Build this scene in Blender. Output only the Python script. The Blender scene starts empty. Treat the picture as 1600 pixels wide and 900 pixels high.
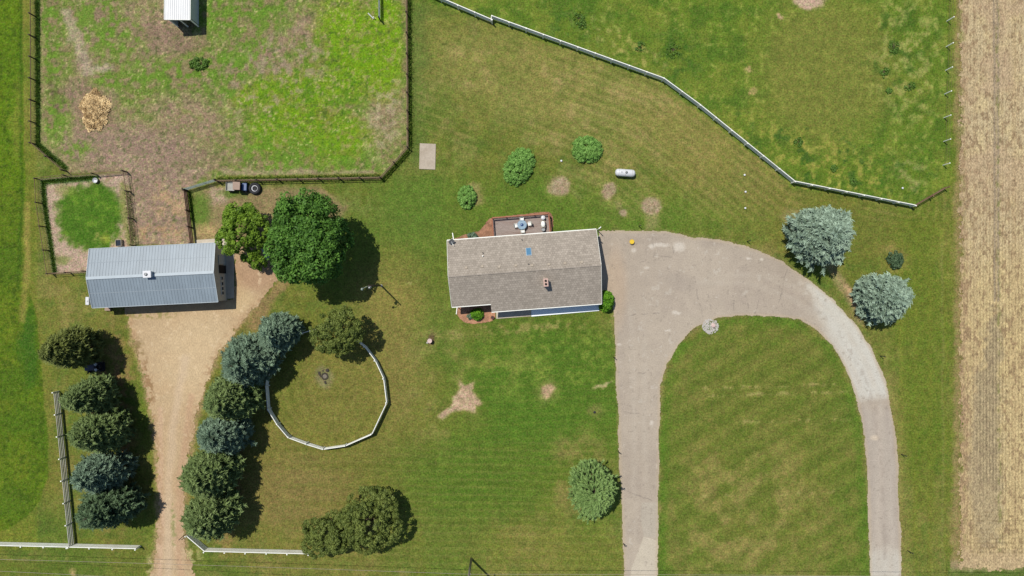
import bpy, math, random
import numpy as np
from mathutils import Vector, Matrix
R = math.radians
scene = bpy.context.scene
col = scene.collection

# ------------------------------------------------------------ camera, sky, sun, exposure
H = 93.0                      # flight height in metres
S = 0.0875                    # metres on the ground per photo pixel
cam_d = bpy.data.cameras.new('camera'); cam = bpy.data.objects.new('camera', cam_d); col.objects.link(cam)
cam.location = (0, 0, H); cam.rotation_euler = (0, 0, 0)
cam_d.sensor_width = 36.0; cam_d.lens = 36.0 * H / (1600 * S); cam_d.clip_start = 0.5; cam_d.clip_end = 6000
scene.camera = cam
SUN_EL, SUN_AZ = 66.0, -45.0   # azimuth clockwise from +Y: the sun stands to the upper left
world = bpy.data.worlds.new('World'); scene.world = world; world.use_nodes = True
wn = world.node_tree.nodes; wl = world.node_tree.links
sky = wn.new('ShaderNodeTexSky'); sky.sky_type = 'NISHITA'; sky.sun_disc = False
sky.sun_elevation = R(SUN_EL); sky.sun_rotation = R(SUN_AZ); sky.air_density = 1.0; sky.dust_density = 0.4
wl.new(sky.outputs[0], wn['Background'].inputs[0]); wn['Background'].inputs[1].default_value = 0.088
sd = bpy.data.lights.new('sun', 'SUN'); sd.energy = 4.0; sd.angle = R(0.53); sd.color = (1.0, 0.955, 0.88)
so = bpy.data.objects.new('sun', sd); col.objects.link(so); so.location = (-40, 40, 120)
tosun = Vector((math.cos(R(SUN_EL)) * math.sin(R(SUN_AZ)), math.cos(R(SUN_EL)) * math.cos(R(SUN_AZ)), math.sin(R(SUN_EL))))
so.rotation_euler = tosun.to_track_quat('Z', 'Y').to_euler()
scene.view_settings.view_transform = 'Standard'; scene.view_settings.look = 'None'
scene.view_settings.exposure = 0.30; scene.view_settings.gamma = 1.0; scene.view_settings.use_curve_mapping = False

# ------------------------------------------------------------ helpers
K = 1.60                      # how much brighter a sunlit surface photographs than its base colour
def lin(c):
    c = np.asarray(c, float) / 255.0
    return np.where(c <= 0.04045, c / 12.92, ((c + 0.055) / 1.055) ** 2.4)
def alb(c, k=None): return tuple(lin(c) / (k or K))
def gp(px, py, z=0.0):
    k = S * (1 - z / H)
    return Vector(((px - 800) * k, (450 - py) * k, z))
def gw(px, py): return (px - 800) * S, (450 - py) * S

_tab = np.random.RandomState(7).rand(8, 256, 256)
def vnoise(x, y, seed=0):
    t = _tab[seed % 8]; ox = (seed * 37.7) % 251; x = x + ox; y = y + ox * 1.7
    xi = np.floor(x).astype(np.int64); yi = np.floor(y).astype(np.int64)
    fx = x - xi; fy = y - yi; fx = fx * fx * (3 - 2 * fx); fy = fy * fy * (3 - 2 * fy)
    a = t[xi & 255, yi & 255]; b = t[(xi + 1) & 255, yi & 255]; c = t[xi & 255, (yi + 1) & 255]; d = t[(xi + 1) & 255, (yi + 1) & 255]
    return (a * (1 - fx) + b * fx) * (1 - fy) + (c * (1 - fx) + d * fx) * fy
def fbm(u, v, size, oct=4, seed=0, gain=0.55):
    s = 0; w = 0; a = 1.0; f = 1.0 / size
    for k in range(oct):
        s = s + a * vnoise(u * f, v * f, seed + k * 3); w += a; a *= gain; f *= 2.03
    return s / w
def sstep(x, a, b):
    t = np.clip((x - a) / (b - a), 0, 1); return t * t * (3 - 2 * t)
def ell(U, V, cx, cy, rx, ry, rot=0, soft=0.35):
    c, s = math.cos(R(rot)), math.sin(R(rot)); du = U - cx; dv = V - cy
    a = (du * c + dv * s) / rx; b = (-du * s + dv * c) / ry
    return 1 - sstep(np.sqrt(a * a + b * b), 1 - soft, 1 + soft)
def polydist(U, V, pts):
    """signed distance to a polygon, negative inside"""
    d = np.full(U.shape, 1e9); inside = np.zeros(U.shape, bool); n = len(pts)
    for i in range(n):
        x0, y0 = pts[i]; x1, y1 = pts[(i + 1) % n]; ex, ey = x1 - x0, y1 - y0
        t = np.clip(((U - x0) * ex + (V - y0) * ey) / (ex * ex + ey * ey + 1e-9), 0, 1)
        d = np.minimum(d, np.hypot(U - x0 - t * ex, V - y0 - t * ey))
        c = ((y0 > V) != (y1 > V)) & (U < (x1 - x0) * (V - y0) / ((y1 - y0) + 1e-9) + x0)
        inside ^= c
    return np.where(inside, -d, d)
def poly(U, V, pts, soft=3): return 1 - sstep(polydist(U, V, pts), -soft, soft)
def line(U, V, pts, w, soft=3):
    d = np.full(U.shape, 1e9)
    for (x0, y0), (x1, y1) in zip(pts[:-1], pts[1:]):
        ex, ey = x1 - x0, y1 - y0
        t = np.clip(((U - x0) * ex + (V - y0) * ey) / (ex * ex + ey * ey + 1e-9), 0, 1)
        d = np.minimum(d, np.hypot(U - x0 - t * ex, V - y0 - t * ey))
    return 1 - sstep(d, w - soft, w + soft)

def tag(o, label=None, cat=None, group=None, kind=None):
    if label: o['label'] = label
    if cat: o['category'] = cat
    if group: o['group'] = group
    if kind: o['kind'] = kind
    return o
def thing(name, label, cat, loc=(0, 0, 0), rz=0, group=None):
    o = bpy.data.objects.new(name, None); col.objects.link(o); o.empty_display_size = 0.3
    o.location = loc; o.rotation_euler = (0, 0, rz); tag(o, label, cat, group); return o
def link(name, me, mat, parent=None):
    o = bpy.data.objects.new(name, me); col.objects.link(o)
    if mat is not None and not me.materials: me.materials.append(mat)
    if parent: o.parent = parent
    return o
def dup(o, parent=None):
    c = o.copy(); col.objects.link(c)
    if parent: c.parent = parent
    for ch in list(o.children): dup(ch, c)
    return c
def npmesh(name, verts, faces, attrs=None, cols=None, smooth=False):
    """faces: (F,3) or (F,4) int array"""
    me = bpy.data.meshes.new(name); verts = np.asarray(verts, np.float32); faces = np.asarray(faces, np.int32)
    n = faces.shape[1]; me.vertices.add(len(verts)); me.vertices.foreach_set('co', verts.ravel())
    me.loops.add(faces.size); me.loops.foreach_set('vertex_index', faces.ravel())
    me.polygons.add(len(faces)); me.polygons.foreach_set('loop_start', np.arange(len(faces), dtype=np.int32) * n)
    me.polygons.foreach_set('loop_total', np.full(len(faces), n, np.int32))
    if smooth: me.polygons.foreach_set('use_smooth', np.ones(len(faces), bool))
    me.update(calc_edges=True)
    if attrs is not None:
        for k, a in attrs.items():
            at = me.attributes.new(k, 'FLOAT', 'POINT'); at.data.foreach_set('value', np.asarray(a, np.float32))
    if cols is not None:
        at = me.attributes.new('base', 'FLOAT_COLOR', 'POINT')
        c4 = np.ones((len(verts), 4), np.float32); c4[:, :3] = cols; at.data.foreach_set('color', c4.ravel())
    return me
class MB:
    def __init__(s, off=(0, 0, 0)): s.v = []; s.f = []; s.off = Vector(off)
    def add(s, vs, fs):
        n = len(s.v); s.v += [tuple(Vector(p) - s.off) for p in vs]; s.f += [tuple(i + n for i in f) for f in fs]; return s
    def box(s, c, d, rz=0, m=None):
        x, y, z = d[0] / 2, d[1] / 2, d[2] / 2
        vs = [Vector((a * x, b * y, e * z)) for e in (-1, 1) for a, b in ((-1, -1), (1, -1), (1, 1), (-1, 1))]
        M = m or Matrix.Rotation(rz, 3, 'Z')
        return s.add([M @ p + Vector(c) for p in vs], [(3, 2, 1, 0), (4, 5, 6, 7), (0, 1, 5, 4), (1, 2, 6, 5), (2, 3, 7, 6), (3, 0, 4, 7)])
    def beam(s, a, b, w, h, up=(0, 0, 1)):
        a = Vector(a); b = Vector(b); d = b - a; L = d.length; d.normalize(); upv = Vector(up)
        if abs(d.dot(upv)) > 0.99: upv = Vector((1, 0, 0))
        side = d.cross(upv).normalized(); u2 = side.cross(d)
        m = Matrix((d, side, u2)).transposed()
        return s.box((a + b) / 2, (L, w, h), m=m)
    def tube(s, a, b, r0, r1=None, n=10, caps=True):
        r1 = r0 if r1 is None else r1; a = Vector(a); b = Vector(b); d = (b - a).normalized()
        q = d.to_track_quat('Z', 'Y'); vs = []
        for p, r in ((a, r0), (b, r1)):
            vs += [p + q @ Vector((r * math.cos(2 * math.pi * i / n), r * math.sin(2 * math.pi * i / n), 0)) for i in range(n)]
        fs = [(i, (i + 1) % n, n + (i + 1) % n, n + i) for i in range(n)]
        if caps: fs += [tuple(range(n - 1, -1, -1)), tuple(range(n, 2 * n))]
        return s.add(vs, fs)
    def lathe(s, prof, c=(0, 0, 0), n=20, q=None, sx=1, sy=1):
        vs = []; c = Vector(c)
        for r, z in prof:
            for i in range(n):
                p = Vector((r * sx * math.cos(2 * math.pi * i / n), r * sy * math.sin(2 * math.pi * i / n), z))
                vs.append((q @ p if q else p) + c)
        fs = []
        for k in range(len(prof) - 1):
            for i in range(n):
                fs.append((k * n + i, k * n + (i + 1) % n, (k + 1) * n + (i + 1) % n, (k + 1) * n + i))
        fs.append(tuple(range(n - 1, -1, -1))); fs.append(tuple(range((len(prof) - 1) * n, len(prof) * n)))
        return s.add(vs, fs)
    def build(s, name, mat, parent=None, smooth=False, bevel=0):
        me = bpy.data.meshes.new(name); me.from_pydata(s.v, [], s.f); me.update()
        if smooth:
            me.polygons.foreach_set('use_smooth', [True] * len(me.polygons))
        o = link(name, me, mat, parent)
        if bevel:
            b = o.modifiers.new('bevel', 'BEVEL'); b.width = bevel; b.segments = 2; b.limit_method = 'ANGLE'
        return o

# ------------------------------------------------------------ materials
def newmat(name):
    m = bpy.data.materials.new(name); m.use_nodes = True; nt = m.node_tree
    return m, nt.nodes, nt.links, nt.nodes['Principled BSDF']
def plain(name, c, rough=0.7, metal=0, vary=0.25, scale=4.0, dirt=None, dirtamt=0.4, stretch=(1, 1, 1), bump=0.0, k=None, spec=0.4):
    """base colour with two scales of noise wear; colour given as the sunlit look"""
    m, n, l, p = newmat(name); base = alb(c, k)
    tc = n.new('ShaderNodeTexCoord'); mp = n.new('ShaderNodeMapping'); mp.inputs['Scale'].default_value = stretch
    l.new(tc.outputs['Object'], mp.inputs[0])
    n1 = n.new('ShaderNodeTexNoise'); n1.inputs['Scale'].default_value = scale; n1.inputs['Detail'].default_value = 5; n1.inputs['Roughness'].default_value = 0.65
    l.new(mp.outputs[0], n1.inputs['Vector'])
    r = n.new('ShaderNodeMapRange'); r.inputs[1].default_value = 0.3; r.inputs[2].default_value = 0.7; r.inputs[3].default_value = 1 - vary; r.inputs[4].default_value = 1 + vary
    l.new(n1.outputs[0], r.inputs[0])
    mx = n.new('ShaderNodeVectorMath'); mx.operation = 'SCALE'; mx.inputs[0].default_value = base; l.new(r.outputs[0], mx.inputs['Scale'])
    out = mx.outputs[0]
    if dirt is not None:
        n2 = n.new('ShaderNodeTexNoise'); n2.inputs['Scale'].default_value = scale * 0.22; n2.inputs['Detail'].default_value = 6
        l.new(mp.outputs[0], n2.inputs['Vector'])
        r2 = n.new('ShaderNodeMapRange'); r2.inputs[1].default_value = 0.48; r2.inputs[2].default_value = 0.72; r2.inputs[4].default_value = dirtamt
        l.new(n2.outputs[0], r2.inputs[0]); mm = n.new('ShaderNodeMix'); mm.data_type = 'RGBA'
        l.new(r2.outputs[0], mm.inputs[0]); l.new(out, mm.inputs[6]); mm.inputs[7].default_value = (*alb(dirt, k), 1); out = mm.outputs[2]
    l.new(out, p.inputs['Base Color']); p.inputs['Roughness'].default_value = rough; p.inputs['Metallic'].default_value = metal
    p.inputs['Specular IOR Level'].default_value = spec
    if bump:
        b = n.new('ShaderNodeBump'); b.inputs['Strength'].default_value = bump; b.inputs['Distance'].default_value = 0.03
        l.new(n1.outputs[0], b.inputs['Height']); l.new(b.outputs[0], p.inputs['Normal'])
    return m
def groundmat(name, fine=5.0, amp=0.5, straw=0.25, strawcol=(190, 170, 120), bump=0.5, dist=0.08, stretch=(1, 1, 1), mid=1.1, hue=0.0):
    """surface whose colour comes from the point attribute 'base', broken up by noise"""
    m, n, l, p = newmat(name)
    a = n.new('ShaderNodeAttribute'); a.attribute_name = 'base'
    tc = n.new('ShaderNodeTexCoord'); mp = n.new('ShaderNodeMapping'); mp.inputs['Scale'].default_value = stretch; l.new(tc.outputs['Object'], mp.inputs[0])
    def noise(sc, det, rg):
        t = n.new('ShaderNodeTexNoise'); t.inputs['Scale'].default_value = sc; t.inputs['Detail'].default_value = det; t.inputs['Roughness'].default_value = rg
        l.new(mp.outputs[0], t.inputs['Vector']); return t.outputs[0]
    def rng(s, a0, a1, b0, b1):
        r = n.new('ShaderNodeMapRange'); r.inputs[1].default_value = a0; r.inputs[2].default_value = a1; r.inputs[3].default_value = b0; r.inputs[4].default_value = b1
        l.new(s, r.inputs[0]); return r.outputs[0]
    f1 = noise(fine, 4, 0.7); f2 = noise(mid, 5, 0.65)
    g1 = rng(f1, 0.3, 0.7, 1 - amp, 1 + amp); g2 = rng(f2, 0.3, 0.7, 1 - amp * 0.35, 1 + amp * 0.35)
    mu = n.new('ShaderNodeMath'); mu.operation = 'MULTIPLY'; l.new(g1, mu.inputs[0]); l.new(g2, mu.inputs[1])
    sc = n.new('ShaderNodeVectorMath'); sc.operation = 'SCALE'; l.new(a.outputs['Color'], sc.inputs[0]); l.new(mu.outputs[0], sc.inputs['Scale'])
    f4 = noise(fine * 0.55 + .01, 4, 0.75); g4 = rng(f4, 0.34, 0.66, 0.0, 1.0)
    hm = n.new('ShaderNodeMix'); hm.data_type = 'RGBA'; l.new(g4, hm.inputs[0]); hm.inputs[6].default_value = (1 - hue, 1, 1 - hue, 1); hm.inputs[7].default_value = (1 + hue, 1 - hue * .12, 1 + hue, 1)
    hv = n.new('ShaderNodeVectorMath'); hv.operation = 'MULTIPLY'; l.new(sc.outputs[0], hv.inputs[0]); l.new(hm.outputs[2], hv.inputs[1]); sc = hv
    f3 = noise(fine * 0.8, 5, 0.75); g3 = rng(f3, 0.52, 0.75, 0.0, straw)
    mm = n.new('ShaderNodeMix'); mm.data_type = 'RGBA'; l.new(g3, mm.inputs[0]); l.new(sc.outputs[0], mm.inputs[6]); mm.inputs[7].default_value = (*alb(strawcol), 1)
    out = mm.outputs[2]
    l.new(out, p.inputs['Base Color']); p.inputs['Roughness'].default_value = 0.95; p.inputs['Specular IOR Level'].default_value = 0.1
    b = n.new('ShaderNodeBump'); b.inputs['Strength'].default_value = bump; b.inputs['Distance'].default_value = dist
    l.new(f1, b.inputs['Height']); l.new(b.outputs[0], p.inputs['Normal'])
    return m
def leafmat(name, c0, c1, trans=0.2, rough=0.6):
    m, n, l, p = newmat(name)
    a = n.new('ShaderNodeAttribute'); a.attribute_name = 'tint'
    mm = n.new('ShaderNodeMix'); mm.data_type = 'RGBA'; l.new(a.outputs['Fac'], mm.inputs[0])
    mm.inputs[6].default_value = (*alb(c0, 1.0), 1); mm.inputs[7].default_value = (*alb(c1, 1.0), 1)
    l.new(mm.outputs[2], p.inputs['Base Color']); p.inputs['Roughness'].default_value = rough; p.inputs['Specular IOR Level'].default_value = 0.25
    t = n.new('ShaderNodeBsdfTranslucent'); l.new(mm.outputs[2], t.inputs[0])
    ms = n.new('ShaderNodeMixShader'); ms.inputs[0].default_value = trans
    l.new(p.outputs[0], ms.inputs[1]); l.new(t.outputs[0], ms.inputs[2]); l.new(ms.outputs[0], n['Material Output'].inputs['Surface'])
    return m

M = {}
M['ground'] = groundmat('grassland', fine=4.6, amp=0.50, straw=0.26, strawcol=(190, 176, 116), bump=0.8, dist=0.09, hue=0.19)
M['asphalt'] = groundmat('weathered_asphalt', fine=6.0, amp=0.17, straw=0.12, strawcol=(215, 208, 195), bump=0.15, dist=0.01, mid=0.8)
M['dirt'] = groundmat('packed_dirt', fine=5.0, amp=0.24, straw=0.22, strawcol=(228, 205, 165), bump=0.3, dist=0.02, stretch=(1.3, 0.7, 1))
M['stubble'] = groundmat('crop_stubble', fine=4.5, amp=0.55, straw=0.5, strawcol=(235, 215, 160), bump=0.8, dist=0.1, stretch=(1.5, 0.75, 1))
M['mulch'] = groundmat('bark_mulch', fine=7.0, amp=0.35, straw=0.2, strawcol=(205, 150, 110), bump=0.6, dist=0.04)
M['white'] = plain('white_vinyl', (236, 236, 226), 0.5, vary=0.05, scale=3, dirt=(205, 200, 182), dirtamt=0.4, k=1.2)
M['grey_board'] = plain('greyed_white_board', (196, 194, 180), 0.7, vary=0.12, scale=3, dirt=(150, 145, 125), dirtamt=0.6)  # white toned down to grey; carries the shade on the left fence rails
M['wood'] = plain('brown_stained_wood', (128, 96, 74), 0.8, vary=0.25, scale=5, dirt=(165, 140, 115), dirtamt=0.5)
M['darkwood'] = plain('dark_post_wood', (72, 60, 50), 0.85, vary=0.2, scale=6)
M['redrail'] = plain('red_brown_metal', (95, 45, 38), 0.6, vary=0.2, scale=5)
M['wire'] = plain('rusty_wire', (140, 120, 90), 0.6, metal=0.2, vary=0.2, scale=6)
M['galv'] = plain('galvanised_steel', (165, 178, 165), 0.45, metal=0.3, vary=0.12, scale=5)
M['deckrail'] = plain('red_cedar_rail', (172, 108, 78), 0.75, vary=0.2, scale=6, dirt=(195, 150, 120), dirtamt=0.4)
M['deck'] = plain('weathered_deck_board', (172, 156, 146), 0.8, vary=0.22, scale=3.5, dirt=(130, 88, 70), dirtamt=0.6, stretch=(0.5, 3, 1))
M['siding'] = plain('cream_siding', (205, 198, 182), 0.7, vary=0.05, scale=2)
M['barnwall'] = plain('pale_grey_steel_siding', (214, 216, 210), 0.6, vary=0.06, scale=2, dirt=(180, 178, 168), dirtamt=0.4)
M['barnroof'] = plain('grey_blue_steel_roof', (146, 160, 169), 0.42, metal=0.0, vary=0.10, scale=1.2, dirt=(136, 149, 158), dirtamt=0.6, stretch=(1, 0.3, 1), spec=0.5)
M['ridge'] = plain('pale_steel_ridge_cap', (188, 200, 206), 0.4, vary=0.05, scale=2)
M['shedroof'] = plain('white_corrugated_steel', (222, 224, 224), 0.4, vary=0.06, scale=1.5, dirt=(190, 198, 208), dirtamt=0.5)
M['shedwall'] = plain('grey_shed_siding', (200, 208, 210), 0.6, vary=0.1, scale=3)
M['concrete'] = plain('pale_concrete', (212, 200, 180), 0.85, vary=0.1, scale=3, dirt=(180, 166, 148), dirtamt=0.6, bump=0.2)
M['slab'] = plain('stained_concrete', (196, 182, 162), 0.9, vary=0.12, scale=3.5, dirt=(165, 148, 125), dirtamt=0.6, bump=0.2)
M['walk_light'] = plain('pale_blue_grey_walk', (222, 228, 230), 0.8, vary=0.05, scale=4, k=.95)
M['walk_dark'] = plain('grey_walk', (120, 118, 118), 0.85, vary=0.12, scale=5)
M['black'] = plain('black_rubber', (38, 38, 42), 0.75, vary=0.2, scale=6)
M['dark'] = plain('dark_void', (30, 28, 26), 0.9, vary=0.1, scale=3)
M['glass'] = plain('window_glass', (46, 54, 64), 0.12, vary=0.05, scale=2, spec=0.6)
M['skyglass'] = plain('blue_skylight_glass', (96, 145, 178), 0.15, vary=0.06, scale=3, spec=0.6)
M['tableglass'] = plain('pale_table_glass', (160, 184, 200), 0.2, vary=0.25, scale=6)
M['tank'] = plain('white_tank_paint', (235, 236, 238), 0.35, vary=0.04, scale=2, dirt=(208, 206, 204), dirtamt=0.4)
M['steel'] = plain('dull_steel', (150, 152, 152), 0.4, metal=0.6, vary=0.15, scale=5)
M['brick'] = plain('pink_brick', (214, 180, 165), 0.85, vary=0.15, scale=9)
M['yellow'] = plain('yellow_plastic', (245, 205, 40), 0.45, vary=0.08, scale=5)
M['blue'] = plain('blue_machine_paint', (52, 88, 140), 0.4, vary=0.12, scale=6)
M['navy'] = plain('dark_navy_paint', (66, 70, 92), 0.45, vary=0.15, scale=6)
M['bench'] = plain('pale_blue_plastic', (190, 222, 232), 0.5, vary=0.08, scale=5)
M['tan'] = plain('tan_vinyl', (172, 146, 128), 0.7, vary=0.12, scale=5)
M['greybed'] = plain('grey_cargo_bed', (172, 172, 164), 0.6, vary=0.15, scale=7, dirt=(140, 135, 120), dirtamt=0.5)
M['stone'] = plain('grey_field_stone', (130, 122, 108), 0.9, vary=0.3, scale=7)
M['darkstone'] = plain('charred_dark_stone', (72, 66, 56), 0.9, vary=0.3, scale=8)
M['whitestone'] = plain('white_limestone', (200, 194, 184), 0.85, vary=0.2, scale=6)
M['pinkstone'] = plain('pale_pink_stone', (228, 200, 190), 0.8, vary=0.15, scale=8)
M['bark'] = plain('tree_bark', (96, 80, 64), 0.95, vary=0.3, scale=5)
M['pole'] = plain('weathered_utility_wood', (168, 155, 138), 0.85, vary=0.2, scale=3, stretch=(4, 4, 0.4))
M['straw'] = leafmat('loose_straw', (150, 122, 82), (222, 196, 146), 0.05, 0.8)
M['leaf_maple'] = leafmat('dark_green_leaf', (38, 74, 20), (100, 142, 54))
M['leaf_lime'] = leafmat('bright_green_leaf', (58, 92, 20), (132, 162, 50), 0.25)
M['leaf_olive'] = leafmat('olive_leaf', (58, 76, 26), (134, 146, 72), 0.3)
M['leaf_weed'] = leafmat('weed_leaf', (68, 102, 36), (102, 134, 54))
M['leaf_hedge'] = leafmat('fresh_green_foliage', (86, 134, 52), (152, 192, 100), 0.3)
M['leaf_bush'] = leafmat('vivid_bush_leaf', (44, 92, 14), (118, 168, 38))
M['leaf_dark'] = leafmat('dusky_shrub_leaf', (40, 70, 42), (96, 118, 84))
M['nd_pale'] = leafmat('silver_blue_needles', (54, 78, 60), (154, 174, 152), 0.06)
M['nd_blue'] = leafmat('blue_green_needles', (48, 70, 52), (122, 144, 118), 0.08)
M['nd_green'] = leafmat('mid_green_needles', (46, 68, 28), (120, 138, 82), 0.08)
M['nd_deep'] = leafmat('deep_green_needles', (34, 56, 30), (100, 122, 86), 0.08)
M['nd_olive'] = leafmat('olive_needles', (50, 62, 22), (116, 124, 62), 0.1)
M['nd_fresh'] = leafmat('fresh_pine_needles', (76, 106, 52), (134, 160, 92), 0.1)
M['mixgrass'] = leafmat('tall_grass_blade', (52, 82, 26), (120, 150, 50), 0.2)

# shingled roof: fine granules, courses
def shingle():
    m, n, l, p = newmat('grey_brown_shingles')
    tc = n.new('ShaderNodeTexCoord'); mp = n.new('ShaderNodeMapping'); mp.inputs['Scale'].default_value = (1, 1, 1); l.new(tc.outputs['Object'], mp.inputs[0])
    br = n.new('ShaderNodeTexBrick'); br.inputs['Scale'].default_value = 1.0; br.inputs['Brick Width'].default_value = 0.34; br.inputs['Row Height'].default_value = 0.29
    br.inputs['Mortar Size'].default_value = 0.012; br.inputs['Color1'].default_value = (*alb((190, 178, 163)), 1); br.inputs['Color2'].default_value = (*alb((168, 157, 143)), 1)
    br.inputs['Mortar'].default_value = (*alb((134, 124, 112)), 1); br.inputs['Bias'].default_value = 0.0
    l.new(mp.outputs[0], br.inputs['Vector'])
    nz = n.new('ShaderNodeTexNoise'); nz.inputs['Scale'].default_value = 13; nz.inputs['Detail'].default_value = 2; nz.inputs['Roughness'].default_value = 0.8; l.new(mp.outputs[0], nz.inputs['Vector'])
    n2 = n.new('ShaderNodeTexNoise'); n2.inputs['Scale'].default_value = 0.5; n2.inputs['Detail'].default_value = 4; l.new(mp.outputs[0], n2.inputs['Vector'])
    r = n.new('ShaderNodeMapRange'); r.inputs[1].default_value = 0.3; r.inputs[2].default_value = 0.7; r.inputs[3].default_value = 0.74; r.inputs[4].default_value = 1.26; l.new(nz.outputs[0], r.inputs[0])
    r2 = n.new('ShaderNodeMapRange'); r2.inputs[1].default_value = 0.3; r2.inputs[2].default_value = 0.7; r2.inputs[3].default_value = 0.94; r2.inputs[4].default_value = 1.06; l.new(n2.outputs[0], r2.inputs[0])
    mu = n.new('ShaderNodeMath'); mu.operation = 'MULTIPLY'; l.new(r.outputs[0], mu.inputs[0]); l.new(r2.outputs[0], mu.inputs[1])
    sc = n.new('ShaderNodeVectorMath'); sc.operation = 'SCALE'; l.new(br.outputs[0], sc.inputs[0]); l.new(mu.outputs[0], sc.inputs['Scale'])
    l.new(sc.outputs[0], p.inputs['Base Color']); p.inputs['Roughness'].default_value = 0.95; p.inputs['Specular IOR Level'].default_value = 0.15
    b = n.new('ShaderNodeBump'); b.inputs['Strength'].default_value = 0.1; b.inputs['Distance'].default_value = 0.01; l.new(nz.outputs[0], b.inputs['Height']); l.new(b.outputs[0], p.inputs['Normal'])
    return m
M['shingle'] = shingle()

# ------------------------------------------------------------ ground painting (photo-pixel units are just survey units of 8.75 cm)
ASPH = [(937,361),(965,360),(990,361),(1040,361),(1062,366),(1085,372),(1098,371),(1140,378),(1185,391),(1225,409),(1262,436),(1300,466),(1335,503),(1362,545),(1385,600),(1397,660),(1403,720),(1406,800),(1411,960),
        (1362,960),(1358,850),(1356,760),(1352,700),(1345,650),(1335,610),(1320,572),(1300,540),(1275,514),(1250,499),(1215,494),(1160,493),(1120,497),(1085,513),(1060,540),(1041,570),(1032,600),(1030,680),(1029,780),(1026,960),
        (977,960),(974,850),(968,720),(966,640),(963,590),(961,530),(957,480),(942,478),(925,440)]
DIRT = [(203,500),(204,494),(179,491),(177,474),(260,470),(366,466),(368,440),(367,400),(345,383),(345,372),(410,380),(432,402),(440,420),(428,446),(405,470),(392,490),(370,512),(350,540),(330,572),(318,610),(306,650),(299,690),(291,740),(287,800),(290,860),(312,915),(330,960),
        (205,960),(228,915),(243,870),(247,830),(247,760),(244,700),(240,660),(232,620),(222,580),(210,540)]
PADDOCK = [(56,-60),(57,226),(104,270),(190,268),(208,382),(298,382),(290,298),(340,283),(594,280),(637,232),(635,-60)]
def ground_colour(U, V):
    n1 = fbm(U, V, 60, 5, 1); n2 = fbm(U, V, 22, 4, 2); n3 = fbm(U, V, 8, 3, 3); n4 = fbm(U, V, 130, 4, 4); n5 = fbm(U, V, 3.2, 2, 5)
    w1 = (fbm(U, V, 26, 4, 6) - .5) * 2; w2 = (fbm(U, V, 26, 4, 7) - .5) * 2
    UW = U + w1 * 16; VW = V + w2 * 16
    UF = U + w1 * 7 + (fbm(U, V, 7, 3, 11) - .5) * 9; VF = V + w2 * 7 + (fbm(U, V, 7, 3, 12) - .5) * 9
    C = np.zeros(U.shape + (3,)); rough = np.zeros(U.shape)
    def mix(m, c, o=1.0):
        nonlocal C
        mm = (np.clip(m, 0, 1) * o)[..., None]; C = C * (1 - mm) + np.asarray(c, float) * mm
    # mown lawn: olive base, greener and drier drifts
    C[:] = (110, 120, 47)
    mix(sstep(n1, .46, .66), (94, 116, 42), .8)
    mix(sstep(n4, .50, .68), (132, 128, 62), .6)
    mix(sstep(n2, .50, .70) * sstep(n4, .3, .6), (152, 138, 82), .5)
    mix(sstep(fbm(U, V, 15, 4, 18), .55, .72), (84, 112, 42), .45)
    # dry olive lawn, upper middle
    mix(ell(UW, VW, 900, 140, 260, 85, 14, .5), (150, 142, 78), .72); mix(ell(UW, VW, 900, 150, 260, 90, 14, .5) * sstep(n2, .52, .72), (172, 152, 98), .55); mix(ell(UW, VW, 900, 150, 260, 90, 14, .5) * sstep(fbm(U, V, 18, 4, 19), .54, .7), (108, 122, 50), .5)
    mix(ell(UW, VW, 1120, 240, 130, 60, 30, .5), (146, 136, 72), .6)
    mix(ell(UW, VW, 1300, 350, 180, 45, 8, .5), (124, 122, 54), .55)
    mix(line(UW, VW, [(650, 20), (652, 240)], 16, 14), (84, 112, 48), .5)
    mix(ell(UW, VW, 630, 400, 120, 130, 0, .5), (106, 122, 46), .6)
    mix(ell(UW, VW, 640, 330, 60, 60, 0, .6), (88, 122, 46), .5)
    mix(ell(UW, VW, 900, 330, 260, 45, 4, .5), (98, 128, 42), .55)
    mix(ell(UW, VW, 1440, 500, 45, 300, 0, .5), (98, 120, 34), .6)
    # dry lawn between the dirt drive and the house
    mix(ell(UW, VW, 500, 700, 190, 190, 0, .4), (128, 120, 60), .6)
    mix(ell(UW, VW, 610, 520, 70, 110, 0, .5), (140, 128, 70), .6)
    mix(ell(UW, VW, 470, 770, 80, 55, 0, .5), (142, 122, 76), .5)
    mix(ell(UW, VW, 510, 610, 92, 92, 0, .2), (122, 122, 54), .6); mix(ell(UW, VW, 450, 600, 22, 60, 0, .5), (100, 114, 42), .4); mix(ell(U, V, 510, 610, 92, 92, 0, .2) * sstep(np.sin(np.hypot(U - 510, V - 610) / 3.2 + w1 * .5), .2, 1), (142, 134, 72), .3)
    # lusher lawn south of the house
    mix(ell(UW, VW, 850, 600, 125, 105, 0, .5), (82, 118, 34), .85)
    mix(ell(UW, VW, 690, 520, 40, 55, 0, .6), (88, 118, 40), .5)
    mix(ell(UW, VW, 750, 740, 130, 70, 0, .5), (84, 116, 34), .75)
    mix(ell(UW, VW, 930, 700, 50, 160, 0, .5), (86, 118, 36), .6)
    mix(ell(UW, VW, 780, 570, 60, 40, 0, .6) * sstep(n2, .4, .65), (136, 142, 66), .6)
    mix(ell(UW, VW, 870, 560, 90, 60, 0, .6) * sstep(n3, .5, .75), (140, 150, 66), .5)
    mix(ell(UW, VW, 690, 600, 60, 90, 0, .6) * sstep(n2, .45, .7), (146, 140, 78), .5)
    mix(ell(UW, VW, 850, 860, 140, 40, 0, .5), (128, 128, 56), .45)
    mix(ell(UW, VW, 905, 735, 48, 60, 0, .5) * sstep(n2, .35, .65), (160, 136, 88), .6)
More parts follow.
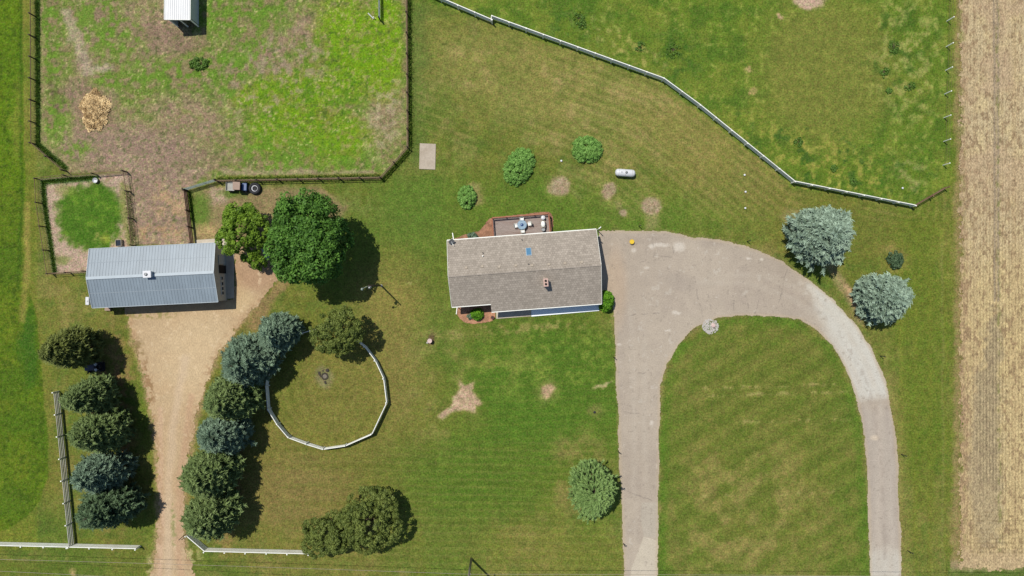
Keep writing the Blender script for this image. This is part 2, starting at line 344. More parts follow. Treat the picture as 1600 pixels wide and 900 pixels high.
    # island inside the loop
    isl = poly(UW, VW, [(1120, 500), (1230, 498), (1290, 535), (1330, 610), (1352, 740), (1356, 920), (1032, 920), (1034, 610), (1062, 545)], 10)
    mix(isl, (112, 119, 48), .6); mix(isl * (1 - ell(UW, VW, 1195, 720, 130, 190, 0, .4)), (86, 116, 36), .45); mix(isl * sstep(n2, .5, .7), (130, 124, 62), .5)
    mix(isl * ell(UW, VW, 1170, 800, 110, 110, 0, .5) * sstep(n2, .38, .68), (158, 144, 84), .62)
    mix(isl * ell(UW, VW, 1200, 620, 90, 80, 0, .5), (104, 118, 44), .5)
    st = np.sin((U * .5 + V * .87) / 5.2 + w1 * .6); mix(isl * sstep(st, -.1, .9), (136, 136, 66), .32); mix(isl * sstep(-st, -.1, .9), (90, 110, 38), .25)
    for vv in (605, 617, 660, 773):
        mix(isl * line(UW * .5 + U * .5, V + (n3 - .5) * 14, [(1100, vv + 4), (1330, vv - 3)], 2.2, 2) * sstep(n3, .45, .7), (176, 160, 104), .6)
    # mower stripes elsewhere
    rr = np.hypot(U - 880, (V - 330) * 1.15); st2 = np.sin(rr / 9.0 + w1 * 3.0) * sstep(n4, .35, .6)
    mix(((V < 330) & (V > 40)) * sstep(st2, .0, 1) * ell(UW, VW, 900, 200, 260, 140, 0, .4), (156, 150, 88), .3)
    mix(((V < 330)) * sstep(-st2, .1, 1) * ell(UW, VW, 900, 200, 260, 140, 0, .4), (92, 112, 42), .22)
    mix((V > 690) * (U < 970) * (U > 440) * sstep(np.sin(V / 4.6 + w1 * .8), .1, 1), (96, 112, 38), .22)
    mix((U > 1405) * (U < 1500) * (V > 420) * sstep(np.sin(U / 3.6 + w1 * .7), .2, 1), (122, 128, 46), .3)
    mix(line(UW * .2 + U * .8, V, [(1472, 380), (1474, 900)], 1.6, 2), (140, 140, 80), .4)
    fd = np.full(U.shape, 1e9)
    for (x0, y0), (x1, y1) in (((664, -8), (1034, 127)), ((1034, 127), (1236, 286)), ((1236, 286), (1422, 323))):
        tt = np.clip(((U - x0) * (x1 - x0) + (V - y0) * (y1 - y0)) / ((x1 - x0) ** 2 + (y1 - y0) ** 2), 0, 1); fd = np.minimum(fd, np.hypot(U - x0 - tt * (x1 - x0), V - y0 - tt * (y1 - y0)))
    sw = np.sin(fd * 2 * math.pi / 13 + w1 * .5); zone = (fd < 210) * (U > 650) * (V < 345) * (.35 + .65 * sstep(n4, .4, .55))
    mix(zone * sstep(sw, .1, .9), (164, 152, 92), .26); mix(zone * sstep(-sw, .1, .9), (100, 116, 46), .30)
    lw = (U > 640) * (U < 965) * (V > 495); mix(lw * sstep(np.sin((V + U * .06) * 2 * math.pi / 12 + w1 * .7), .1, .9), (122, 134, 52), .20)
    mix((U > 430) * (U < 970) * (V > 690) * sstep(np.sin((V - U * .02) * 2 * math.pi / 12 + w1 * .7), .1, .9), (140, 136, 74), .25)
    # top right pasture beyond the white fence
    past = poly(UW * .3 + U * .7, VW * .3 + V * .7, [(668, -60), (668, 0), (768, 34), (1035, 130), (1237, 290), (1423, 324), (1475, 292), (1497, 292), (1497, -60)], 4)
    mix(past, (100, 128, 38), .85)
    mix(past * sstep(n2, .46, .66), (74, 108, 32), .6); mix(past * sstep(fbm(U, V, 34, 4, 24), .5, .66), (126, 138, 52), .6)
    mix(past * sstep(n3, .62, .8), (158, 156, 82), .5)
    mix(past * ell(UW, VW, 1290, 110, 110, 110, 0, .4), (126, 130, 58), .85)
    mix(past * ell(UW, VW, 910, 55, 60, 40, 30, .6) * sstep(n3, .42, .7), (54, 92, 30), .65)
    mix(past * ell(UW, VW, 1050, 85, 50, 35, 30, .6) * sstep(n3, .42, .7), (52, 88, 28), .7)
    mix(past * ell(UW, VW, 940, 60, 40, 30, 30, .6) * sstep(n3, .5, .7), (172, 164, 90), .6)
    mix(past * ell(UW, VW, 1005, 90, 35, 22, 30, .6) * sstep(n3, .5, .7), (168, 158, 88), .7)
    mix(past * ell(UW, VW, 1420, 90, 50, 110, 0, .5) * sstep(n3, .42, .64), (168, 164, 98), .55)
    mix(past * ell(UW, VW, 1400, 70, 40, 100, 0, .6) * sstep(fbm(U, V, 14, 3, 9), .56, .72), (66, 100, 32), .75)
    mix(past * ell(UW, VW, 1260, 255, 160, 50, 15, .5) * sstep(n3, .46, .68), (160, 152, 72), .55)
    mix(past * ell(UW, VW, 1300, 250, 170, 50, 15, .6) * sstep(fbm(U, V, 12, 3, 10), .64, .74), (60, 96, 34), .7)
    mix(past * ell(UW, VW, 1420, 280, 30, 30, 0, .6) * sstep(n3, .4, .7), (150, 150, 100), .5)
    rough += past * .35
    mix(ell(UF, VF, 1262, -2, 24, 15, 0, .25), (196, 170, 142)); mix(ell(UF, VF, 1217, 25, 5, 4, 0, .4), (186, 158, 120))
    mix(ell(UF, VF, 1168, 112, 6, 4, 0, .4), (186, 160, 112), .8); mix(ell(UF, VF, 1177, 144, 6, 5, 0, .4), (176, 156, 100), .8)
    mix(line(UW * .1 + U * .9, V, [(1490, -60), (1492, 450), (1488, 900)], 8, 7), (112, 124, 44), .5); mix(line(UF, V, [(1499, -60), (1499, 450), (1494, 900)], 7, 5), (160, 138, 96), .7)
    # tall green field on the far left and its mown headland
    fld = poly(U + w1 * 3, V + w2 * 3, [(-900, -400), (33, -400), (33, 0), (37, 200), (40, 330), (38, 430), (58, 500), (64, 570), (70, 640), (76, 700), (75, 745), (62, 780), (42, 806), (18, 824), (0, 829), (-900, 829)], 1.6)
    mix((U < 60) * (V < 860) * 1.0 * sstep(-U, -66, -50), (122, 130, 42), .5)
    mix(line(U + w1 * 4, V, [(54, 500), (66, 620), (80, 760)], 16, 8), (124, 122, 50), .5)
    mix(fld, (92, 118, 26)); mix(fld * sstep(n2, .45, .7), (110, 126, 34), .6); mix(fld * sstep(n1, .5, .7), (78, 110, 26), .6); mix(fld * (V < 300), (100, 132, 20), .5); mix(fld * sstep(fbm(U, V, 5, 3, 15), .56, .72), (58, 84, 18), .6)
    mix(fld * ell(UW, VW, 45, 540, 12, 60, 0, .6), (50, 96, 28), .6); mix(fld * line(U + w1 * 4, V, [(32, -20), (32, 240), (34, 320), (28, 450)], 2.5, 2.5), (60, 92, 20), .65)
    mix(fld * ell(UW, VW, 25, 190, 8, 60, 0, .6), (150, 146, 70), .4)
    mix(line(U + w1 * 3, V, [(41, 320), (42, 430), (34, 500)], 5, 4), (168, 150, 82), .6)
    rough += fld * 1.0
    # paddock: overgrazed, earth and bright weeds
    pdk = poly(U + w1 * 1.5, V + w2 * 1.5, PADDOCK, 2.0)
    mix(pdk, (146, 134, 92)); mix(pdk * sstep(n3, .38, .58), (112, 134, 54), .8)
    mix(pdk * sstep(n2, .5, .64), (104, 136, 48), .75); mix(pdk * sstep(n2, .62, .76) , (160, 138, 108), .7)
    for a in ((240, 40, 62, 56, 20, .5), (205, 235, 110, 55, -10, .5), (135, 170, 50, 46, 30, .45), (120, 225, 40, 26, 0, .5), (300, 180, 55, 30, 20, .5), (250, 330, 55, 60, 0, .3), (140, 60, 20, 60, 10, .5), (500, 25, 60, 16, -35, .5), (430, 75, 60, 14, -32, .5), (600, 170, 22, 40, 10, .5), (400, 140, 60, 12, -25, .6)):
        mix(pdk * ell(UF, VF, *a) * (.45 + .55 * sstep(fbm(U, V, 11, 3, 25), .32, .56)), (158, 134, 110), .86)
    for a in ((215, 235, 80, 40, 0, .5), (120, 145, 26, 22, -30, .4), (265, 55, 45, 35, 0, .5), (235, 345, 25, 45, 0, .4), (505, 175, 18, 20, 0, .5), (300, 240, 60, 20, 10, .5)):
        mix(pdk * ell(UF, VF, *a), (144, 120, 102), .6)
    lane = np.maximum(poly(UF, VF, [(196, 262), (330, 262), (300, 296), (298, 390), (214, 390), (204, 300)], 7), ell(UF, VF, 200, 236, 100, 34, 4, .35) * .85)
    mix(pdk * lane, (157, 134, 114), .88); mix(pdk * lane * sstep(n3, .5, .68), (140, 117, 98), .5); mix(pdk * lane * sstep(n2, .55, .7), (174, 152, 128), .5)
    mix(pdk * ell(UF, VF, 85, 148, 10, 20, -20, .5), (96, 80, 66), .7)
    mix(pdk * ell(UF, VF, 507, 180, 13, 15, 0, .5), (128, 98, 76), .75)
    for a in ((545, 60, 50, 75, -20, .4), (605, 60, 24, 95, 0, .4), (480, 150, 70, 42, -25, .45), (400, 145, 50, 16, -25, .5), (520, 215, 60, 40, 0, .45), (430, 205, 40, 40, 0, .5), (575, 120, 45, 40, 0, .5)):
        mix(pdk * ell(UF, VF, *a) * (.65 + .35 * sstep(n3, .3, .5)), (118, 158, 24), .92)
    mix(pdk * ell(UF, VF, 490, 150, 120, 80, -20, .5) * sstep(n3, .5, .7), (88, 126, 30), .75)
    mix(pdk * sstep(fbm(U, V, 5, 3, 16), .60, .74), (70, 96, 40), .5); mix(pdk * sstep(fbm(U, V, 6, 3, 17), .58, .74), (176, 160, 118), .55)
    for a in ((80, 60, 18, 80, 0, .4), (90, 190, 22, 40, 0, .5), (150, 30, 35, 50, 0, .5), (190, 60, 30, 30, 0, .5), (370, 20, 75, 34, 0, .5), (390, 90, 45, 30, -20, .5), (330, 110, 50, 24, 0, .6), (250, 120, 60, 20, 0, .6), (120, 235, 24, 14, 0, .6), (165, 130, 22, 14, 0, .6), (350, 150, 22, 14, -20, .5), (440, 240, 70, 30, 0, .5), (560, 250, 40, 22, 0, .5), (225, 95, 22, 14, 0, .6)):
        mix(pdk * ell(UF, VF, *a) * sstep(n3, .34, .6), (100, 138, 42), .78)
    mix(pdk * ell(UF, VF, 430, 120, 90, 60, -30, .5) * sstep(fbm(U, V, 10, 3, 14), .52, .68), (170, 152, 128), .7)
    mix(pdk * ell(UF, VF, 600, 190, 28, 60, 10, .5) * sstep(n3, .44, .64), (172, 156, 126), .75)
    mix(pdk * line(U, VF, [(350, 268), (580, 271)], 5, 3), (170, 154, 122), .7)
    mix(pdk * line(UF, V, [(64, 0), (66, 225), (108, 262)], 3, 2), (160, 146, 106), .55)
    mix(pdk * line(UF, VF, [(105, 20), (118, 60), (136, 100), (140, 112)], 9, 5) , (178, 160, 138), .75)
    mix(pdk * ell(UF, VF, 160, 107, 14, 5, 0, .5), (182, 166, 146), .7)
    mix(pdk * sstep(n5, .70, .8) * sstep(n2, .3, .6), (206, 192, 138), .6)
    mix(pdk * ell(UF, VF, 265, 320, 24, 30, -30, .6) * sstep(n3, .40, .6), (196, 164, 118), .55)
    mix(pdk * ell(UF, VF, 245, 365, 45, 12, 0, .5) * sstep(n3, .40, .6), (186, 152, 106), .5)
    mix(pdk * ell(UF, VF, 148, 172, 26, 34, 0, .4), (146, 124, 98), .6)
    rough += pdk * .8 * (1 - ell(UF, VF, 215, 240, 110, 60, 0, .5))
    # fence-line growth along the paddock; the dark first strip also paints in fence shade
    mix(line(U, V, [(59, -40), (60, 225), (103, 262)], 3.2, 1.8), (52, 92, 34), .8)
    mix(line(U, V, [(340, 278), (594, 274)], 3, 2), (112, 126, 44), .8)
    mix(line(UF, VF, [(400, 288), (590, 288)], 5, 3), (104, 122, 50), .5)
    # ground south of the paddock fence by the cart and round the maple
    mix(poly(UF, VF, [(300, 300), (340, 290), (500, 292), (548, 318), (540, 340), (470, 360), (440, 430), (300, 380)], 8), (158, 134, 104), .75)
    mix(ell(UF, VF, 345, 305, 18, 16, 0, .4), (184, 162, 136), .8); mix(ell(UF, VF, 312, 328, 18, 26, 0, .5), (94, 128, 44), .8)
    mix(ell(UF, VF, 365, 302, 22, 9, 0, .5), (92, 122, 42), .8); mix(ell(UF, VF, 322, 360, 16, 14, 0, .5), (190, 164, 110), .6)
    mix(ell(UF, VF, 560, 320, 36, 20, 20, .6) * sstep(n3, .4, .6), (112, 126, 60), .7)
    mix(ell(UF, VF, 610, 470, 60, 30, 20, .6), (150, 138, 72), .5)
    # pen with a green middle
    pen = poly(U + w1, V + w2, [(63, 280), (105, 276), (200, 270), (210, 382), (210, 424), (82, 428), (66, 316)], 1.6)
    mix(pen, (190, 166, 142)); mix(pen * sstep(n3, .55, .75), (150, 128, 100), .6)
    gd_ = ell(U + w1 * 12 + (fbm(U, V, 6, 3, 26) - .5) * 16, V + w2 * 12 + (fbm(U, V, 6, 3, 27) - .5) * 16, 140, 338, 51, 54, 0, .16); mix(pen * gd_, (84, 122, 34)); mix(pen * gd_ * sstep(n2, .42, .66), (70, 112, 28), .6); mix(pen * gd_ * sstep(n3, .58, .72), (112, 142, 46), .5); mix(pen * gd_ * ell(U, V, 152, 368, 16, 10, 0, .6) * sstep(n3, .4, .6), (156, 150, 84), .6)
    mix(pen * line(U, V, [(66, 282), (70, 330), (84, 424)], 4.5, 2.5), (48, 98, 34), .85); mix(pen * line(U, V, [(66, 284), (150, 278)], 4.5, 2.5), (54, 104, 38), .8)
    mix(pen * line(UF, VF, [(192, 290), (202, 380)], 5, 3), (126, 134, 66), .7); mix(pen * ell(UF, VF, 104, 296, 14, 10, 0, .6), (130, 140, 66), .6); mix(pen * ell(UF, VF, 100, 408, 12, 8, 0, .6), (120, 140, 60), .6)
    mix(pen * ell(UF, VF, 165, 373, 8, 6, 0, .6), (150, 160, 60), .6)
    # verge bits
    mix(ell(UF, VF, 215, 497, 16, 7, 0, .5), (118, 124, 52), .6)
    mix(line(UF, VF, [(200, 490), (206, 560), (226, 640), (240, 720), (241, 860)], 9, 6), (112, 126, 44), .5)
    mix(line(UF, VF, DIRT[:1] + [(210,540),(222,580),(232,620),(240,660),(244,700),(247,760),(247,830),(243,870)], 5, 4), (190, 160, 122), .7)
    mix(line(UF, VF, [(405,470),(392,490),(370,512),(350,540),(330,572),(318,610),(306,650),(299,690),(291,740),(287,800),(290,860)], 5, 4), (186, 156, 116), .7)
    mix(line(UF, VF, [(440, 440), (420, 470), (396, 510)], 10, 6), (166, 134, 98), .7)
    mix(ell(UF, VF, 300, 870, 12, 14, 0, .6) * sstep(n3, .4, .6), (206, 186, 140), .8); mix(ell(UF, VF, 234, 885, 6, 14, 0, .6) * sstep(n3, .4, .6), (206, 186, 140), .7)
    mix(ell(UF, VF, 112, 893, 4, 6, 0, .6), (196, 166, 116), .8)
    mix(ell(UF, VF, 60, 888, 90, 10, 0, .5) * sstep(n2, .4, .6), (92, 112, 34), .6)
    # asphalt verges: lush inner, dry outer
    dA = polydist(U + w1 * 3, V + w2 * 3, ASPH)
    mix((1 - sstep(dA, 1, 5)) * (U > 955), (140, 132, 80), .5)
    mix((1 - sstep(dA, 4, 22)) * isl, (78, 122, 30), .55)
    mix((1 - sstep(dA, 3, 26)) * (U > 1380) * (V > 480), (146, 138, 76), .55)
    mix(line(UF, VF, [(1290, 400), (1330, 470), (1345, 500)], 8, 6), (176, 152, 116), .65)
    mix(line(UF, VF, [(1325, 450), (1336, 480)], 4, 3), (206, 170, 134), .7)
    # grubbed-out stump patches and bare spots
    for cx, cy, rx, ry, ro in ((875, 292, 15, 16, 20), (952, 298, 11, 13, 40), (972, 335, 5.5, 6, 0), (1019, 322, 14, 15, 0)):
        mm = ell(U + w1 * 5 + (n5 - .5) * 3, V + w2 * 5, cx, cy, rx, ry, ro, .26); mix(ell(UF, VF, cx, cy, rx * 1.25, ry * 1.25, ro, .4), (142, 138, 78), .5); mix(mm, (174, 154, 122)); mix(mm * sstep(fbm(U, V, 5, 3, 28), .5, .7), (192, 176, 142), .6); mix(mm * sstep(n5, .5, .7), (150, 132, 98), .7)
    mix(ell(UF, VF, 964, 322, 4, 9, -20, .5), (150, 142, 92), .6); mix(ell(UF, VF, 1022, 345, 11, 12, 0, .5), (150, 146, 92), .7); mix(ell(UF, VF, 903, 305, 10, 4, 30, .5), (140, 142, 84), .4)
    star = [(718, 598), (727, 603), (740, 599), (738, 613), (752, 630), (742, 633), (741, 644), (722, 640), (704, 645), (693, 656), (685, 652), (690, 643), (704, 636), (708, 620), (718, 610)]
    mix(poly(UF, VF, star, 7), (172, 152, 104), .5); mix(poly(U + w1 * 4 + (n5 - .5) * 4, V + w2 * 4, star, 3), (190, 163, 130)); mix(poly(U, V, star, 3) * sstep(n3, .5, .66), (206, 184, 150), .5)
    mix(ell(UF, VF, 855, 612, 16, 20, 20, .5), (150, 146, 84), .5); mix(ell(UF, VF, 855, 612, 10, 14, 20, .35), (192, 164, 126)); mix(ell(UF, VF, 943, 603, 13, 3, -15, .4), (196, 176, 132), .8)
    mix(ell(UF, VF, 930, 643, 13, 10, 0, .6), (150, 140, 84), .5)
    mix(ell(UF, VF, 790, 515, 140, 8, -4, .5) * sstep(n3, .42, .66), (166, 148, 96), .55)
    mix(ell(UF, VF, 740, 305, 16, 16, 0, .4), (160, 144, 98), .7)
    mix(ell(UF, VF, 508, 588, 14, 16, 0, .4), (138, 134, 96), .75)
    mix(ell(UF, VF, 673, 530, 7, 8, 0, .4), (110, 86, 68), .75)
    mix(ell(UF, VF, 650, 440, 26, 3, 5, .5) * sstep(n3, .45, .6), (196, 186, 124), .8)
    mix(ell(UF, VF, 1391, 388, 9, 8, 0, .6), (150, 132, 78), .6); mix(ell(UF, VF, 1405, 405, 13, 17, 0, .5), (150, 134, 76), .5)
    mix(ell(UF, VF, 1235, 338, 14, 12, 0, .6), (158, 146, 100), .6)
    # bare litter under conifers
    for a in ((360, 700, 22, 160, 4, .5), (180, 670, 30, 160, 0, .5), (150, 640, 16, 12, 0, .5)):
        mix(ell(UF, VF, *a) * sstep(n3, .35, .6), (152, 116, 84), .7)
    mix((U > 1480) * (V > 880) * sstep(V + n3 * 14, 892, 900), (92, 112, 48), .8)
    mix((U > 1485) * (U < 1600) * ell(UF, VF, 1550, 885, 90, 9, 0, .4), (176, 156, 124), .6)
    # fine value variation
    C *= (0.90 + 0.2 * n3 + 0.10 * (n5 - .5))[..., None]
    return C, rough

def axis(lo, hi, step, far):
    a = np.arange(lo, hi + step * .5, step); g = [];
    d = step; x = a[-1]
    while x < far: d *= 1.35; x += d; g.append(x)
    g2 = []; d = step; x = a[0]
    while x > -far: d *= 1.35; x -= d; g2.append(x)
    return np.array(g2[::-1] + list(a) + g)
ux = axis(-100, 1700, 2.0, 22000); vy = axis(-90, 990, 2.0, 22000)
Ug, Vg = np.meshgrid(ux, vy); Cg, Rg = ground_colour(Ug, Vg)
Zg = -0.035 + 0.02 * fbm(Ug, Vg, 30, 3, 20) + Rg * 0.11 * (np.random.RandomState(3).rand(*Ug.shape) - 0.5) + Rg * .05 * (fbm(Ug, Vg, 9, 2, 22) - .5)
Zg = np.where((Ug < -95) | (Ug > 1695) | (Vg < -85) | (Vg > 985), -0.03, Zg)
nx, ny = len(ux), len(vy)
vv = np.stack([(Ug - 800) * S, (450 - Vg) * S, Zg], -1).reshape(-1, 3)
idx = np.arange(nx * ny).reshape(ny, nx)
ff = np.stack([idx[1:, :-1], idx[1:, 1:], idx[:-1, 1:], idx[:-1, :-1]], -1).reshape(-1, 4)
me = npmesh('ground', vv, ff, cols=lin(Cg.reshape(-1, 3)) / K, smooth=True)
tag(link('ground', me, M['ground']), kind='structure')

def sheet(name, inside, bbox, step, z, colfn, mat, relief=0.0):
    u = np.arange(bbox[0], bbox[2] + step, step); v = np.arange(bbox[1], bbox[3] + step, step); UU, VV = np.meshgrid(u, v)
    cc = inside(UU[:-1, :-1] + step / 2, VV[:-1, :-1] + step / 2)
    ids = np.arange(UU.size).reshape(UU.shape)
    f = np.stack([ids[1:, :-1], ids[1:, 1:], ids[:-1, 1:], ids[:-1, :-1]], -1)[cc]
    used = np.unique(f); remap = -np.ones(UU.size, int); remap[used] = np.arange(len(used))
    C = colfn(UU, VV).reshape(-1, 3)[used]; zz = z + relief * (np.random.RandomState(5).rand(len(used)) - .5)
    P = np.stack([(UU.ravel()[used] - 800) * S, (450 - VV.ravel()[used]) * S, zz], -1)
    o = link(name, npmesh(name, P, remap[f], cols=lin(C) / K, smooth=True), M[mat]); tag(o, kind='structure'); return o
def edge_noise(U, V, a): return U + (fbm(U, V, 9, 3, 31) - .5) * a + (fbm(U, V, 2.5, 2, 35) - .5) * a * .45, V + (fbm(U, V, 9, 3, 32) - .5) * a + (fbm(U, V, 2.5, 2, 36) - .5) * a * .45
def in_asph(U, V):
    a, b = edge_noise(U, V, 3); a = a + (fbm(U, V, 40, 3, 37) - .5) * 5; b = b + (fbm(U, V, 40, 3, 38) - .5) * 5; return polydist(a, b, ASPH) < 0
def col_asph(U, V):
    n2 = fbm(U, V, 24, 4, 41); n3 = fbm(U, V, 7, 3, 42); n1 = fbm(U, V, 80, 3, 43); C = np.zeros(U.shape + (3,)); C[:] = (184, 170, 152)
    def mix(m, c, o=1.0):
        nonlocal C
        mm = (np.clip(m, 0, 1) * o)[..., None]; C = C * (1 - mm) + np.asarray(c, float) * mm
    mix(sstep(n2, .45, .7), (176, 162, 146), .6); mix(sstep(n1, .45, .65), (196, 182, 162), .5)
    mix(sstep(n3, .7, .8), (206, 196, 180), .5)
    mix(ell(U, V, 962, 450, 16, 60, 0, .5), (200, 174, 146), .5)
    w = (n2 - .5) * 26
    # pale gravel arm of the loop
    mix(poly(U + w, V + w, [(1262, 440), (1290, 452), (1340, 500), (1372, 560), (1392, 618), (1340, 624), (1318, 566), (1290, 520), (1275, 480)], 11), (212, 208, 195), .92); mix(ell(U + w * 1.5, V, 1282, 462, 34, 20, 40, .6) * sstep(n3, .45, .6), (212, 204, 188), .7)
    mix(poly(U + w, V + w, [(1340, 640), (1400, 640), (1404, 740), (1407, 850), (1362, 860), (1350, 700)], 14), (182, 170, 156), .75)
    mix(line(U + w * .3, V, [(1372, 640), (1376, 760), (1374, 860)], 5, 5), (200, 186, 168), .5); mix(line(U + w * .3, V, [(1392, 640), (1394, 860)], 3, 3), (196, 184, 168), .45)
    mix((U > 1340) * sstep(V + w * 1.6, 836, 876) * 1.0, (204, 197, 182), .9)
    mix(ell(U + w * .3, V, 1366, 684, 6, 4, 0, .5), (222, 204, 178), .8)
    # newer pale patch at the foot of the straight arm
    mix(poly(U, V, [(1006, 838), (1016, 841), (1030, 843), (1030, 960), (982, 960), (986, 890)], 1.0), (208, 196, 174), .95)
    mix(poly(U, V, [(1003, 785), (1030, 785), (1030, 842), (1006, 838), (1001, 810)], 1.5), (192, 182, 164), .7)
    cl = [(1100, 436), (1180, 436), (1250, 462), (1306, 510), (1346, 576), (1368, 640), (1378, 740), (1386, 960)]
    for pts in ([(p_[0] - 9, p_[1] + 6) for p_ in cl], [(p_[0] + 9, p_[1] - 6) for p_ in cl], [(986, 480), (992, 640), (992, 960)], [(1006, 470), (1008, 640), (1010, 960)]):
        mix(line(U + w * .35, V + w * .2, pts, 4, 4) * (.4 + .6 * sstep(n2, .4, .6)), (200, 188, 170), .38)
    mix(line(U + w * .3, V + w * .3, cl, 2.5, 3) * (U > 1200) * sstep(n3, .4, .6), (160, 146, 132), .35)
    mix(ell(U, V, 1060, 440, 30, 12, 20, .6), (166, 154, 140), .35); mix(sstep(fbm(U, V, 4, 2, 48), .74, .82), (150, 138, 124), .35)
    # scuffs near the garage
    for a in ((1032, 383, 14, 3), (1061, 386, 9, 7), (990, 391, 4, 3), (1010, 418, 4, 2), (1057, 489, 7, 3), (1018, 385, 5, 3), (1170, 404, 4, 2), (1190, 405, 3, 2), (1043, 516, 5, 2), (967, 539, 4, 2), (1018, 661, 3, 4)):
        mix(ell(U, V + (n3 - .5) * 6, *a, 0, .5), (222, 212, 196), .7)
    # cracks
    def crack(pts, c=(132, 122, 112), o=.5, wd=.6): mix(line(U + (n3 - .5) * 5, V + (n3 - .5) * 5, pts, wd, .6) * sstep(fbm(U, V, 6, 2, 47), .3, .55), c, o)
    for p in ([(1087, 450), (1098, 495)], [(1106, 460), (1111, 487)], [(1146, 462), (1147, 485)], [(1168, 468), (1169, 488)], [(1185, 470), (1180, 492)], [(985, 492), (1030, 490)], [(965, 582), (1030, 584)], [(965, 642), (1000, 646)], 
              [(1230, 420), (1215, 480)], [(972, 765), (1028, 785)], [(1020, 372), (1022, 400), (1050, 402)], [(1050, 380), (1052, 395)], [(1000, 410), (1025, 406)]): crack(p)
    mix(sstep(-polydist(U, V, ASPH), -9, -1) * 0 + (1 - sstep(-polydist(U, V, ASPH), 0, 6)), (196, 176, 146), .55)
    return C
sheet('asphalt_driveway', in_asph, (920, 355, 1415, 955), 1.0, 0.004, col_asph, 'asphalt')
def in_dirt(U, V):
    a, b = edge_noise(U, V, 12); return polydist(a, b, DIRT) < 0
def col_dirt(U, V):
    n2 = fbm(U, V, 24, 4, 51); n3 = fbm(U, V, 6, 3, 52); C = np.zeros(U.shape + (3,)); C[:] = (200, 174, 137)
    def mix(m, c, o=1.0):
        nonlocal C
        mm = (np.clip(m, 0, 1) * o)[..., None]; C = C * (1 - mm) + np.asarray(c, float) * mm
    mix(sstep(n2, .45, .7), (200, 170, 132), .6); mix(ell(U, V, 310, 560, 60, 70, 0, .6), (220, 196, 156), .6)
    mix(ell(U, V, 405, 420, 45, 35, 0, .4), (180, 146, 116), .75); mix(ell(U, V, 375, 470, 22, 20, 0, .5), (212, 186, 142), .6)
    w = (n2 - .5) * 8; mix(line(U + w, V, [(290, 560), (268, 680), (262, 800), (262, 950)], 6, 5), (214, 190, 160), .6)
    mix(line(U + w, V, [(300, 620), (284, 720), (278, 860), (290, 950)], 5, 4), (196, 156, 126), .45); mix(line(U + w, V, [(250, 640), (253, 800), (246, 950)], 4, 3), (216, 180, 152), .5)
    mix(line(U + w, V, [(270, 790), (272, 850)], 3, 3) * sstep(n3, .45, .6), (130, 140, 80), .6)
    mix((1 - sstep(-polydist(U, V, DIRT), 0, 14)) * sstep(n3, .38, .62), (180, 148, 112), .75)
    mix(sstep(n3, .68, .8), (230, 206, 170), .5)
    mix(ell(U, V, 235, 492, 40, 6, 0, .5) * sstep(n3, .45, .6), (140, 136, 76), .6); mix(ell(U, V, 215, 545, 10, 14, 0, .6) * sstep(n3, .45, .62), (136, 118, 76), .7)
    mix(ell(U, V, 233, 600, 6, 40, -8, .6) * sstep(n3, .45, .62), (150, 118, 82), .7)
    return C
sheet('dirt_driveway', in_dirt, (195, 370, 450, 955), 1.0, 0.008, col_dirt, 'dirt')
def in_crop(U, V):
    a, b = edge_noise(U, V, 14); return (a > 1500 - (b > 600) * (b - 600) * .0 ) & (b < 888) | ((U > 1720))
